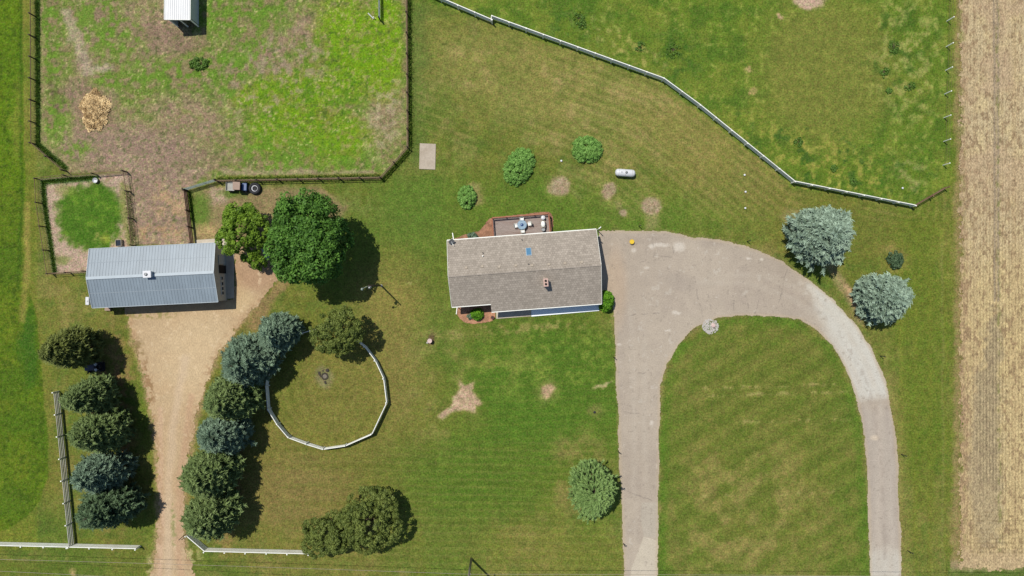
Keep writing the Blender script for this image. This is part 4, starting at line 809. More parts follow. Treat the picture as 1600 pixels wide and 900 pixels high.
rb = MB(); rb.beam((XW, YR, ZR + .015), (XE, YR, ZR + .015), .26, .05); rb.build('ridge_cap', M['shingle'], hx)
g = MB()
g.beam((XW, YN + .06, rz_(YN) - .1), (XE, YN + .06, rz_(YN) - .1), .11, .12); g.beam((XW, YS2 - .06, rz_(YS2) - .1), (XJ, YS2 - .06, rz_(YS2) - .1), .11, .12); g.beam((XJ, YS - .06, rz_(YS) - .1), (XE, YS - .06, rz_(YS) - .1), .11, .12)
g.build('gutter', M['white'], hx)
g = MB()
for xx in (XW - .02, XE + .02):
    g.beam((xx, YR, ZR - .08), (xx, YN, rz_(YN) - .08), .04, .2); ye = YS2 if xx < 0 else YS; g.beam((xx, YR, ZR - .08), (xx, ye, rz_(ye) - .08), .04, .2)
g.build('fascia', M['white'], hx)
wb = MB(); x0, x1, yn, ys = XW + .45, XE - .3, YN - .5, YS + .9
def wall_prism(mb, x0, x1, y0, y1):
    pr = [(y0, 0), (y1, 0), (y1, rz_(y1) - .17), (min(max(YR, y0), y1), rz_(min(max(YR, y0), y1)) - .17), (y0, rz_(y0) - .17)]
    n = len(pr); mb.add([(x0, y, z) for y, z in pr] + [(x1, y, z) for y, z in pr], [tuple(range(n))[::-1], tuple(range(n, 2 * n))] + [(i, (i + 1) % n, n + (i + 1) % n, n + i) for i in range(n)])
wall_prism(wb, x0, x1, YS2 + .5, yn); wb.build('wall', M['siding'], hx)
wb = MB(); wall_prism(wb, XJ + .3, x1 - .01, ys - .45, YS2 + .49); wb.build('wall', M['siding'], hx)
def window(x, y, z, w, h, ax):
    f = MB(); dx, dy = (w, .06) if ax == 'y' else (.06, w); f.box((x, y, z), (dx, dy, h)); fo = f.build('window', M['white'], hx)
    s = .035 if y > 2 or (ax == 'x' and x > 0) else -.035; p = MB()
    p.box((x + (s if ax == 'x' else 0), y + (s if ax == 'y' else 0), z), (dx - .12 if ax == 'y' else .02, dy - .12 if ax == 'x' else .02, h - .12)); p.build('pane', M['glass'], fo)
for x in (-6.3, -4.0, 5.8, 9.2): window(x, yn + .02, 1.6, 1.3, 1.1, 'y')
window(-5.6, YS2 + .48, 1.6, 1.6, 1.2, 'y'); window(x0 - .02, 3.5, 1.6, 1.2, 1.1, 'x')
window(-1.0, ys - .48, 1.6, 1.4, 1.2, 'y')
d = MB(); d.box((1.6, ys - .48, 1.08), (.95, .06, 2.05)); d = d.build('door', M['brick'], hx); h_ = MB(); h_.tube((1.95, ys - .5, 1.0), (1.95, ys - .6, 1.0), .03); h_.build('handle', M['steel'], d)
gd = MB()
for k in range(4): gd.box((x1 + .03, 2.0, .3 + k * .54), (.05, 4.9, .52))
gd.build('garage_door', M['white'], hx)
# house-local placement from a survey point that lies on the roof
def onroof(px, py):
    z = 4.0
    for _ in range(6):
        p = gp(px, py, z); y = -math.sin(HA) * p.x + math.cos(HA) * p.y; z = rz_(y)
    return Vector((math.cos(HA) * p.x + math.sin(HA) * p.y, y, z))
p = onroof(852, 441.5); c = MB(); c.box((p.x, p.y, 4.9), (.52, .95, 1.5)); c.box((p.x, p.y, 5.62), (.62, 1.05, .10)); ch = c.build('chimney', M['brick'], hx)
c = MB()
for s in (-.2, .2): c.lathe([(.15, 0), (.15, .08), (.12, .09)], (p.x, p.y + s * 1.05, 5.67), 12)
c.build('flue', M['dark'], ch)
p = onroof(826, 393.5); a = math.atan(SL); m = Matrix.Rotation(-a, 3, 'X')
f = MB(); f.box(p + Vector((0, 0, .05)), (.75, 1.15, .12), m=m); f = f.build('skylight', M['ridge'], hx); q = MB(); q.box(p + m @ Vector((0, 0, .12)), (.6, 1.0, .03), m=m); q.build('pane', M['skyglass'], f)
for px, py in ((728.7, 418.7), (753.7, 416.7), (780, 417.5), (806, 415.5), (831.5, 415), (857.5, 413.5), (883, 411.5), (909, 410)):
    p = onroof(px, py); v = MB(); v.box(p + m @ Vector((0, 0, .06)), (.3, .3, .12), m=m); v.build('roof_vent', M['slab'], hx)
for px, py, mt in ((754.5, 395, 'black'), (754.5, 400, 'white'), (825.7, 412.5, 'black'), (815.5, 374.5, 'black')):
    p = onroof(px, py); v = MB(); v.tube(p + Vector((0, 0, -.05)), p + Vector((0, 0, .35)), .06 if mt == 'black' else .08); v.build('vent_pipe', M[mt], hx)
# downspouts and their ground extensions
def spout(px, py, qx, qy, lab=None):
    P = gp(px, py, 0); Q = gp(qx, qy, 0); mi = Matrix.Rotation(-HA, 3, 'Z'); P = mi @ P; Q = mi @ Q; s = MB()
    s.beam(P + Vector((0, 0, .12)), Q + Vector((0, 0, .07)), .11, .09); s.beam(P + Vector((0, 0, .1)), P + Vector((0, 0, 2.6)), .09, .07); s.build('downspout', M['white'], hx)
spout(709, 375, 707, 364); spout(933, 359.5, 939, 354.5); spout(932.5, 371, 931.8, 366); spout(714.5, 479, 713, 491)
# satellite dish on the corner
p = onroof(706, 378); sdish = thing('satellite_dish', 'grey satellite dish on the back left corner of the house roof', 'satellite dish', (Matrix.Rotation(HA, 3, 'Z') @ p))
s = MB(); s.tube((0, 0, -.05), (0, 0, .55), .035); s.build('mast', M['steel'], sdish)
s = MB(); qd = Vector((.3, -.55, .75)).to_track_quat('Z', 'Y'); s.lathe([(.05, -.06), (.25, -.02), (.40, .06), (.39, .07), (.24, .0), (.05, -.045)], (0, 0, .62), 20, qd); s.build('dish', M['steel'], sdish, smooth=True)
s = MB(); s.tube((0, 0, .62), Vector((0, 0, .62)) + qd @ Vector((0, -.2, .5)), .015); s.box(Vector((0, 0, .62)) + qd @ Vector((0, -.2, .5)), (.12, .08, .08)); s.build('feed_arm', M['white'], sdish)

# deck on the back
mH = Matrix.Rotation(HA, 3, 'Z'); mHi = Matrix.Rotation(-HA, 3, 'Z')
dA = mHi @ gp(768.5, 341.5, 0.0); dB = mHi @ gp(857, 336, 0.0)
dx0, dx1, dy1 = dA.x + .05, dB.x - .05, (dA.y + dB.y) / 2; dy0 = YN - .5; DZ = .55
dk = thing('wooden_deck', 'raised wooden deck with red cedar railing at the back of the house', 'deck', (0, 0, 0), HA)
b = MB(); nbd = int((dy1 - dy0) / .15)
for i in range(nbd): y = dy0 + (i + .5) * (dy1 - dy0) / nbd; b.box(((dx0 + dx1) / 2, y, DZ - .02), (dx1 - dx0, .138, .04))
b.build('decking', M['deck'], dk)
b = MB(); b.box(((dx0 + dx1) / 2, (dy0 + dy1) / 2, DZ - .15), (dx1 - dx0 - .04, dy1 - dy0 - .04, .2)); b.build('joists', M['darkwood'], dk)
for a_, b_ in (((dx0, dy0 + .5), (dx0, dy1)), ((dx0, dy1), (dx1, dy1)), ((dx1, dy1), (dx1, dy0 + .5))):
    a_ = Vector((*a_, 0)); b_ = Vector((*b_, 0)); r_ = MB(); r_.beam(a_ + Vector((0, 0, DZ + .95)), b_ + Vector((0, 0, DZ + .95)), .16, .04); r_.beam(a_ + Vector((0, 0, DZ + .84)), b_ + Vector((0, 0, DZ + .84)), .04, .09); r_.beam(a_ + Vector((0, 0, DZ + .12)), b_ + Vector((0, 0, DZ + .12)), .04, .09)
    n = int((b_ - a_).length / .14)
    for i in range(n): q = a_ + (b_ - a_) * (i + .5) / n; r_.beam(q + Vector((0, 0, DZ + .1)), q + Vector((0, 0, DZ + .88)), .035, .035)
    r_.build('railing', M['deckrail'], dk); n = max(1, round((b_ - a_).length / 1.9))
    for i in range(n + 1): q = a_ + (b_ - a_) * i / n; pb = MB(); pb.box(q + Vector((0, 0, (DZ + .9) / 2)), (.09, .09, DZ + .9)); pb.build('post', M['darkwood'], dk)
# furniture on the deck
tc = mHi @ gp(815.5, 352, DZ); T_ = thing('patio_table', 'round glass patio table with a parasol stand in the middle of the deck', 'table', mH @ Vector((tc.x, tc.y, DZ)))
b = MB(); b.lathe([(.62, .70), (.64, .71), (.64, .72), (.62, .73)], n=28); b.build('tabletop', M['tableglass'], T_)
b = MB(); b.tube((0, 0, .73), (0, 0, .95), .05); b.lathe([(.22, .735), (.15, .78), (.05, .80)], n=14); b.build('centrepiece', M['blue'], T_)
for i in range(4):
    an = R(45 + 90 * i); b = MB(); b.tube((.5 * math.cos(an), .5 * math.sin(an), 0), (.42 * math.cos(an), .42 * math.sin(an), .7), .022); b.build('leg', M['white'], T_)
def chair(label, x, y, rz):
    t = thing('patio_chair', label, 'chair', (x, y, DZ), rz, 'pale chairs round the patio table')
    b = MB(); b.box((0, 0, .42), (.46, .46, .05)); b.build('seat', M['white'], t, bevel=.015)
    b = MB(); b.box((0, .23, .70), (.46, .04, .5), m=Matrix.Rotation(R(-12), 3, 'X')); b.build('backrest', M['grey_board'], t, bevel=.012)
    for sx in (-.2, .2):
        for sy in (-.2, .2): b = MB(); b.tube((sx, sy, 0), (sx * .95, sy * .95, .42), .018); b.build('leg', M['white'], t)
    for sx in (-.24, .24): b = MB(); b.box((sx, 0, .62), (.04, .42, .03)); b.build('armrest', M['white'], t)
    return t
ct = mH @ Vector((tc.x, tc.y, 0))
for lb, an, rr in (('patio chair on the lawn side of the glass table', 88, .85), ('patio chair on the garage side of the glass table, pulled out', 5, 1.05), ('patio chair on the house side of the glass table', -88, .85), ('patio chair left of the glass table', 182, .85)):
    q = R(an) + HA; chair(lb, ct.x + rr * math.cos(q), ct.y + rr * math.sin(q), q - math.pi / 2)
def ondeck(px, py): p = gp(px, py, DZ + .6); return (p.x, p.y, DZ)
t = thing('barbecue_grill', 'pale covered barbecue grill against the right railing of the deck', 'grill', ondeck(848.5, 350.5), HA)
b = MB(); b.box((0, 0, .55), (.55, .95, .5)); b.build('cabinet', M['slab'], t, bevel=.03); b = MB(); b.lathe([(.30, 0), (.30, .05), (.24, .2), (.05, .26)], (0, 0, .8), 18, sy=1.5); b.build('lid', M['white'], t, smooth=True)
for s in (-1, 1):
    for k in (-.35, .35): b = MB(); b.tube((s * .2, k, 0), (s * .2, k, .32), .03); b.build('leg', M['black'], t)
t = thing('round_bin', 'white lidded round bin at the deck corner above the grill', 'bin', ondeck(848.5, 340)); b = MB(); b.lathe([(.2, 0), (.25, .6), (.27, .62)], n=18); b.build('body', M['steel'], t); b = MB(); b.lathe([(.28, .62), (.28, .67), (.15, .73), (.03, .75)], n=18); b.build('lid', M['tank'], t)
t = thing('side_stand', 'dark grey stool standing below the grill on the deck', 'stool', ondeck(849, 358.5)); b = MB(); b.lathe([(.24, .5), (.26, .52), (.26, .56), (.22, .58)], n=16); b.build('seat', M['steel'], t)
for i in range(3): an = i * 2.1; b = MB(); b.tube((.22 * math.cos(an), .22 * math.sin(an), 0), (.15 * math.cos(an), .15 * math.sin(an), .5), .02); b.build('leg', M['black'], t)

# ------------------------------------------------------------ barn
BA = R(2.8); bc = Vector((-47.28, 1.67, 0)); bn = thing('barn', 'long metal barn with a grey-blue ribbed roof at the head of the dirt driveway', 'barn', bc, BA)
bl, bw, ze, zr = 16.6, 7.78, 3.2, 4.15; hl, hw = bl / 2, bw / 2; sl = (zr - ze) / hw; al = math.atan(sl)
for s in (1, -1):
    b = MB(); vs = [(-hl, 0, zr), (hl, 0, zr), (hl, s * hw, ze), (-hl, s * hw, ze)]; lo = [(x, y, z - .08) for x, y, z in vs]
    fs = [(0, 1, 2, 3), (7, 6, 5, 4), (0, 4, 5, 1), (1, 5, 6, 2), (2, 6, 7, 3), (3, 7, 4, 0)]; b.add(vs + lo, fs if s < 0 else fs)
    n = int(bl / .39)
    for i in range(n + 1): x = -hl + .04 + i * (bl - .08) / n; b.beam((x, 0, zr + .012), (x, s * hw, ze + .012), .09, .035)
    lm = MB()
    for fr in (.52,): yy = s * hw * fr; zz = zr - sl * hw * fr; lm.beam((-hl + .02, yy, zz + .012), (hl - .02, yy, zz + .012), .05, .03)
    rf_ = b.build('roof', M['barnroof'], bn); lm.build('sheet_lap', M['barnroof'], rf_)
b = MB(); b.beam((-hl - .02, 0, zr + .06), (hl + .02, 0, zr + .06), .38, .05); b.build('ridge_cap', M['ridge'], bn)
b = MB()
for s in (1, -1):
    b.beam((-hl, s * (hw + .03), ze - .02), (hl, s * (hw + .03), ze - .02), .06, .14)
    for e in (-1, 1): b.beam((e * (hl + .03), 0, zr + .01), (e * (hl + .03), s * hw, ze + .01), .07, .16)
b.build('roof_trim', M['ridge'], bn)
b = MB(); pr = [(-hw + .12, 0), (hw - .12, 0), (hw - .12, ze - .06), (0, zr - .1), (-hw + .12, ze - .06)]
b.add([(-hl + .15, y, z) for y, z in pr] + [(hl - .15, y, z) for y, z in pr], [(4, 3, 2, 1, 0), (5, 6, 7, 8, 9)] + [(i, (i + 1) % 5, 5 + (i + 1) % 5, 5 + i) for i in range(5)])
for i in range(int(bw / .3)): y = -hw + .25 + i * .3; b.beam((hl - .14, y, .05), (hl - .14, y, ze - .1), .02, .03)
b.build('wall', M['barnwall'], bn)
ex = hl - .12
def bdoor(y0, y1, z0, z1, mat, nm): b = MB(); b.box((ex + .03, (y0 + y1) / 2, (z0 + z1) / 2), (.06, y1 - y0, z1 - z0)); return b.build(nm, M[mat], bn)
d_ = bdoor(-.1, 1.0, 0.05, 2.15, 'dark', 'doorway'); d2 = bdoor(1.15, 2.3, .05, 2.2, 'ridge', 'sliding_door')
for y in (-.75, -1.5, -2.15, -2.75):
    w_ = bdoor(y - .28, y + .28, 1.15, 1.75, 'white', 'window'); b = MB(); b.box((ex + .07, y, 1.45), (.02, .44, .48)); b.build('pane', M['glass'], w_)
b = MB(); b.box((-1.0, -hw + .06, 1.4), (4.2, .08, 2.6)); b.build('sliding_door', M['barnwall'], bn)
b = MB(); b.box((-6.5, -hw + .06, 1.1), (1.0, .08, 2.1)); b.build('door', M['redrail'], bn)
b = MB(); b.box((-.05, .12, zr + .35), (.9, .75, .55)); b.box((-.05, .12, zr + .66), (1.05, .9, .07)); cu = b.build('cupola', M['tank'], bn, bevel=.02)
b = MB(); b.lathe([(.2, 0), (.2, .12), (.1, .16)], (-.15, .12, zr + .69), 14); b.build('vent_cap', M['steel'], cu)
t = thing('water_tank', 'small white upright tank against the left end of the barn', 'tank', gp(146, 470, 0)); b = MB(); b.box((0, 0, .7), (.5, 1.1, 1.4)); b.build('body', M['tank'], t, bevel=.08); b = MB(); b.lathe([(.14, 1.4), (.14, 1.46), (.1, 1.48)], n=14); b.build('lid', M['tank'], t)
t = thing('salt_box', 'small tan box on the ground in front of the left end of the barn', 'box', gp(170, 482.5, 0)); b = MB(); b.box((0, 0, .15), (.7, .45, .3)); b.build('body', M['tan'], t, bevel=.02); b = MB(); b.box((0, 0, .32), (.75, .5, .04)); b.build('lid', M['tan'], t)

# ------------------------------------------------------------ white shelter in the paddock
sh = thing('field_shelter', 'white-roofed open shelter at the top edge of the paddock', 'shelter', gp(292, 42, 0))
def L_(x, y, z): p = gp(x, y, z); return p - gp(292, 42, 0)
a = L_(257, 30.5, 3.2); b2 = L_(297, 31, 2.75); top = 5.0
r_ = MB(); vs = [a, b2, b2 + Vector((.05, top, 0)), a + Vector((.05, top, 0))]; r_.add([tuple(v) for v in vs] + [tuple(v - Vector((0, 0, .08))) for v in vs], [(0, 1, 2, 3), (7, 6, 5, 4), (0, 4, 5, 1), (1, 5, 6, 2), (2, 6, 7, 3), (3, 7, 4, 0)])
for i in range(12): t_ = (i + .5) / 12; s0 = a.lerp(b2, t_); r_.beam(s0 + Vector((0, .02, .02)), s0 + Vector((.05, top - .02, .02)), .07, .04)
r_.build('roof', M['shedroof'], sh)
r_ = MB(); r_.beam(a + Vector((0, -.02, -.02)), b2 + Vector((0, -.02, -.02)), .05, .16); r_.beam(b2 + Vector((.03, 0, -.02)), b2 + Vector((.08, top, -.02)), .05, .16); r_.beam(a + Vector((-.03, 0, -.02)), a + Vector((.02, top, -.02)), .05, .16); r_.build('roof_trim', M['white'], sh)
r_ = MB(); r_.box((b2.x - .15, b2.y + .4 + (top - .8) / 2, 1.32), (.08, top - .8, 2.64)); r_.build('wall', M['shedwall'], sh)
r_ = MB(); r_.box((a.x + .2, a.y + .4 + (top - .8) / 2, 1.5), (.08, top - .8, 3.0)); r_.build('wall', M['shedwall'], sh)
r_ = MB(); r_.box(((a.x + b2.x) / 2, a.y + top - .35, 1.4), (b2.x - a.x - .35, .08, 2.7)); r_.build('wall', M['shedwall'], sh)
for x, z in ((a.x + .2, 3.05), (b2.x - .15, 2.65), ((a.x + b2.x) / 2, 2.85)): r_ = MB(); r_.box((x, a.y + .3, z / 2), (.14, .14, z)); r_.build('post', M['white'], sh)

# ------------------------------------------------------------ yard objects
# propane tank
t = thing('propane_tank', 'long white propane tank with rounded ends on the back lawn', 'tank', gp(975.5, 271.5, 0), R(-4)); qx = Vector((1, 0, 0)).to_track_quat('Z', 'Y')
prof = [(.02, -1.38), (.22, -1.34), (.38, -1.24), (.47, -1.08), (.50, -.9), (.50, .9), (.47, 1.08), (.38, 1.24), (.22, 1.34), (.02, 1.38)]
b = MB(); b.lathe(prof, (0, 0, .72), 28, qx); b.build('vessel', M['tank'], t, smooth=True)
b = MB(); [b.lathe([(.505, -.02), (.512, 0), (.505, .02)], (x_, 0, .72), 28, qx) for x_ in (-.9, 0.0, .9)]; b.build('weld_band', M['grey_board'], t)
b = MB(); b.lathe([(.05, 0), (.06, .12), (.03, .14)], (-.55, 0, 1.2), 12); b.build('fill_cap', M['steel'], t)
b = MB(); b.lathe([(.16, 0), (.16, .10), (.13, .16), (.03, .18)], (.1, 0, 1.2), 16); b.build('valve_dome', M['steel'], t, smooth=True)
for x in (-.8, .8): b = MB(); b.box((x, 0, .14), (.18, .8, .28)); b.build('foot', M['slab'], t)
# yellow bucket
t = thing('bucket', 'yellow bucket standing on the driveway near the garage', 'bucket', gp(986.5, 378, 0)); b = MB(); b.lathe([(.24, 0), (.31, .42), (.33, .42), (.33, .45), (.29, .45), (.23, .05)], n=20); b.build('body', M['yellow'], t, smooth=True); b = MB(); b.lathe([(.28, .40), (.27, .43)], n=20); b.build('lid', M['yellow'], t)
# cart: grey bed, tan seat, blue hood
def wheel(mb, hub, c, r, w): 
    q = Vector((0, 1, 0)).to_track_quat('Z', 'Y'); mb.lathe([(r * .55, -w / 2), (r * .93, -w / 2), (r, -w * .3), (r, w * .3), (r * .93, w / 2), (r * .55, w / 2)], c, 18, q); hub.lathe([(.05, -w * .42), (r * .55, -w * .4), (r * .55, w * .4), (.05, w * .42)], c, 14, q)
t = thing('utility_cart', 'small utility cart with grey bed, tan roof and blue hood by the paddock fence', 'cart', gp(374.5, 293, 0), R(-2))
b = MB(); b.box((-.95, 0, .62), (1.1, 1.12, .06))
for s in (-1, 1): b.box((-.95, s * .56, .75), (1.12, .05, .26))
b.box((-1.51, 0, .75), (.05, 1.15, .26)); b.box((-.39, 0, .75), (.05, 1.15, .26)); b.build('cargo_bed', M['greybed'], t)
b = MB(); b.box((.2, 0, 1.62), (.98, 1.08, .06)); b.build('canopy', M['tan'], t, bevel=.03)
for x in (-.22, .6):
    for s in (-.5, .5): b = MB(); b.tube((x, s, .5), (x, s, 1.6), .025); b.build('canopy_post', M['black'], t)
b = MB(); b.box((.15, 0, .6), (.5, 1.0, .3)); b.box((-.12, 0, .9), (.12, 1.0, .5)); b.build('seat', M['black'], t, bevel=.03)
b = MB(); b.box((.95, 0, .68), (.62, 1.02, .42), m=Matrix.Rotation(R(8), 3, 'Y')); b.box((.1, 0, .36), (2.0, .9, .14)); b.build('hood', M['blue'], t, bevel=.05)
for x in (-1.0, .95):
    for s in (-.58, .58): w_ = MB(); h_ = MB(); wheel(w_, h_, (x, s, .3), .3, .22); wo = w_.build('wheel', M['black'], t); h_.build('rim', M['steel'], wo)
# big tyre with a tub in it
t = thing('tractor_tyre', 'large black tyre lying flat beside the cart with a pale tub inside', 'tyre', gp(399.5, 295, 0)); b = MB(); b.lathe([(.46, .03), (.66, 0), (.80, .08), (.84, .26), (.80, .46), (.66, .54), (.48, .5), (.42, .28)], n=32); b.build('tyre', M['black'], t, smooth=True)
b = MB(); b.lathe([(.36, .02), (.42, .42), (.40, .42), (.30, .2), (.10, .16)], n=24); b.build('tub', M['tank'], t, smooth=True)
# dark machine under the trees
t = thing('riding_mower', 'dark navy riding mower with two round white lamps parked between the top evergreens', 'mower', gp(151.5, 573, 0), R(5))
b = MB(); b.box((-.55, 0, .55), (1.5, .8, .4)); b.build('hood', M['navy'], t, bevel=.1); b = MB(); b.box((.2, 0, .3), (2.2, 1.15, .16)); b.build('deck', M['black'], t, bevel=.05); b = MB(); b.box((.75, 0, .6), (.5, .55, .12)); b.box((1.0, 0, .85), (.1, .55, .45)); b.build('seat', M['black'], t, bevel=.04)
for s in (-.35, .4): b = MB(); b.lathe([(.19, 0), (.21, .05), (.16, .1), (.03, .12)], (.42, s, .95), 16); b.tube((.42, s, .35), (.42, s, .95), .03); b.build('headlight', M['tank'], t)
for x, r0 in ((-.9, .26), (.8, .38)):
    for s in (-.55, .55): w_ = MB(); h_ = MB(); wheel(w_, h_, (x, s, r0), r0, .24); wo = w_.build('wheel', M['black'], t); h_.build('rim', M['grey_board'], wo)
b = MB(); b.tube((.15, 0, .7), (.35, 0, 1.0), .02); b.lathe([(.17, 0), (.19, .02), (.17, .04), (.15, .02)], (.36, 0, 1.0), 16); b.build('steering_wheel', M['black'], t)
# bench
t = thing('garden_bench', 'pale blue bench in the gap between the two broad-leaved trees', 'bench', gp(416.5, 396, 0), R(-68))
for i in range(4): b = MB(); b.box((0, -.2 + i * .13, .45), (1.5, .11, .04)); b.build('slat', M['bench'], t)
b = MB(); b.box((0, .30, .72), (1.5, .05, .42)); b.build('backrest', M['bench'], t)
for x in (-.65, .65): b = MB(); b.box((x, 0, .22), (.06, .5, .44)); b.build('leg', M['steel'], t)
# pen objects
t = thing('feed_tub', 'small white tub on the bare soil at the top of the green pen', 'tub', gp(151, 282.5, 0)); b = MB(); b.lathe([(.26, 0), (.34, .38), (.36, .38), (.30, .36), (.24, .06)], n=20); b.build('body', M['tank'], t, smooth=True); b = MB(); b.box((.1, -.1, .41), (.4, .3, .03)); b.build('lid', M['tank'], t)
t = thing('stock_trough', 'square grey trough at the barn end of the green pen', 'trough', gp(188, 380, 0), R(3)); b = MB()
for dx, dy, sx, sy in ((-.38, 0, .05, .9), (.38, 0, .05, .9), (0, -.43, .8, .05), (0, .43, .8, .05)): b.box((dx, dy, .25), (sx, sy, .5))
b.box((0, 0, .1), (.74, .84, .04)); b.build('basin', M['slab'], t); b = MB(); b.box((0, 0, .38), (.73, .83, .02)); b.build('water', M['glass'], t)
# straw pile
def straw(name, label, c, rx, ry, h, n, seed, cat='straw pile'):
    r = np.random.RandomState(seed); root = thing(name, label, cat, gp(*c)); P = []; 
    th = r.rand(n) * 2 * math.pi; q = np.sqrt(r.rand(n)); wob = 1 + .06 * np.sin(th * 3 + 1) + .10 * np.sin(th * 5) + .06 * np.sin(th * 9) + r.normal(size=n) * .05
    x = np.cos(th) * q * rx * wob; y = np.sin(th) * q * ry * wob; z = h * (1 - q ** 2) * (.4 + 1.1 * fbm(x * 10, y * 10, 6, 3, 3)) + .03
    P = np.stack([x, y, z], -1); N = unit(r.normal(size=(n, 3)) * .5 + [0, 0, 1]); cl = fbm(x * 10 + 50, y * 10, 4, 3, 5)
    link('straw', leaf_mesh(name, P, N, .16 * r.uniform(.6, 1.4, n), np.clip((cl - .35) * 2.4 + r.rand(n) * .3, 0, 1), r), M['straw'], root)
    mb = MB(); mb.lathe([(1, 0), (.85, .35), (.5, .8), (.05, 1)], n=24); mb.v = [(v[0] * rx * .9, v[1] * ry * .9, v[2] * h * .55) for v in mb.v]; mb.build('core', M['tan'], root, smooth=True); return root
straw('straw_pile', 'heap of loose golden straw on the dirt in the left of the paddock', (149, 173), 1.85, 2.6, .55, 7000, 3)
# utility pole, wires
UP = gp(736.5, 873, 0); t = thing('utility_pole', 'weathered wooden utility pole at the bottom edge beside the road', 'pole', UP); b = MB(); b.tube((0, 0, -.3), (0, 0, 10.6), .17, .11, 14); b.build('shaft', M['pole'], t, smooth=True)
b = MB(); b.beam((-.0, -1.1, 10.1), (0, 1.1, 10.1), .1, .12); b.build('crossarm', M['pole'], t)
for y in (-1.0, -.5, .5, 1.0): b = MB(); b.lathe([(.03, 0), (.06, .04), (.04, .1), (.06, .14), (.02, .18)], (0, y, 10.17), 10); b.build('insulator', M['tank'], t)
b = MB(); b.lathe([(.05, 0), (.08, .05), (.04, .1)], (0, 0, 5.0), 10); b.box((.12, 0, 5.0), (.14, .12, .14)); b.build('cable_clamp', M['tank'], t)
def cable(name, label, A, B, sag, r=.014, mat='pole'):
    A = Vector(A); B = Vector(B); mb = MB(A); n = 30; P = [A.lerp(B, i / n) - Vector((0, 0, sag * 4 * (i / n) * (1 - i / n))) for i in range(n + 1)]
    for a_, b_ in zip(P[:-1], P[1:]): mb.tube(a_, b_, r, n=5, caps=False)
    o = mb.build(name, M[mat]); o.location = A; tag(o, label, 'cable', 'overhead cables along the road'); return o
cable('overhead_cable', 'upper of the two thin pale cables crossing the bottom left grass', UP + Vector((0, 0, 5.05)), gp(-160, 870, 6.0), .3, .022)
cable('overhead_cable', 'lower thin pale cable crossing the bottom left corner', UP + Vector((0, -.5, 10.3)), gp(-160, 885, 9.5), .3, .022)
cable('overhead_cable', 'thin cable running right from the utility pole along the bottom edge', UP + Vector((.0, 0, 5.05)), gp(1760, 904, 6.0), .3, .02)
# yard light
YP = gp(596, 446.5, 0); t = thing('yard_light', 'tall yard light pole at the edge of the big tree shadow', 'lamp post', YP); b = MB(); b.tube((0, 0, -.2), (0, 0, 8.4), .12, .08, 12); b.build('shaft', M['darkwood'], t, smooth=True)
b = MB(); b.lathe([(.16, 0), (.16, .2), (.1, .24)], n=12); b.build('base', M['tank'], t)
b = MB(); P_ = [Vector((0, 0, 7.7)), Vector((-.25, -.12, 8.1)), Vector((-.6, -.3, 8.25)), Vector((-.85, -.42, 8.15))]
for a_, b_ in zip(P_[:-1], P_[1:]): b.tube(a_, b_, .035, n=8)
b.build('arm', M['galv'], t); b = MB(); b.lathe([(.04, .18), (.10, .16), (.17, .02), (.18, 0), (.14, -.04)], (-.9, -.45, 7.95), 16); b.build('lamp_head', M['galv'], t, smooth=True)
b = MB(); b.lathe([(.14, 0), (.18, .04), (.18, .34), (.1, .4)], (-.2, -.26, 6.6), 14); b.box((-.1, -.1, 6.8), (.3, .3, .08)); b.build('transformer', M['steel'], t, smooth=True)
# garden ornament and planter bits
t = thing('garden_ornament', 'small pale stone ornament on a dark soil ring on the front lawn', 'ornament', gp(672.5, 532, 0)); b = MB(); b.lathe([(.22, 0), (.2, .1), (.09, .15), (.08, .6), (.12, .66)], n=16); b.build('pedestal', M['darkstone'], t, smooth=True); b = MB(); b.lathe([(.1, .66), (.3, .78), (.32, .82), (.26, .8), (.08, .76)], n=20); b.build('bowl', M['pinkstone'], t, smooth=True); b = MB(); b.lathe([(.14, 0), (.13, .1), (.04, .14)], (-.42, -.3, .0), 10); b.build('stone', M['whitestone'], t)
def rock(mb, c, s, r, flat=.6):
    n = 8; pts = []
    for k, (q, z) in enumerate(((.75, 0), (1.0, .35), (.8, .8), (.3, 1.0))):
        for i in range(n): a_ = 2 * math.pi * i / n; w = s * q * r.uniform(.8, 1.15); pts.append((c[0] + w * math.cos(a_), c[1] + w * math.sin(a_), c[2] + z * s * flat * r.uniform(.9, 1.1)))
    fs = [(k * n + i, k * n + (i + 1) % n, (k + 1) * n + (i + 1) % n, (k + 1) * n + i) for k in range(3) for i in range(n)] + [tuple(range(3 * n, 4 * n))]
    mb.add(pts, fs)
r = np.random.RandomState(8); t = thing('fire_ring', 'ring of dark stones round a fire pit inside the round pen', 'fire pit', gp(507.5, 588, 0))
for i in range(13):
    a_ = i * 2 * math.pi / 13
    b = MB(); rock(b, (.42 * math.cos(a_), .42 * math.sin(a_), 0), .12, r); b.build('stone', M['darkstone'], t)
for x, y, s in ((.35, .85, .26), (-.75, .5, .2), (-.7, .25, .18), (.05, -.75, .16), (.12, -.95, .15), (-.55, .0, .12), (-.25, .75, .12)): b = MB(); rock(b, (x, y, 0), s, r); b.build('stone', M['darkstone'], t)
b = MB(); b.lathe([(.3, .01), (.28, .03), (.05, .04)], n=14); b.build('ash_bed', M['stone'], t)
t = thing('rock_border', 'white rock circle with a pinkish stone post base at the inner corner of the driveway', 'rock garden', gp(1110, 510, 0)); b = MB()
for i in range(330):
    a_ = r.rand() * 6.283; q = math.sqrt(r.rand()) * 1.1; rock(b, (q * math.cos(a_), q * math.sin(a_) * .95, 0.0), r.uniform(.05, .11), r)
pb = b.build('pebbles', M['whitestone'], t); pb['kind'] = 'stuff'
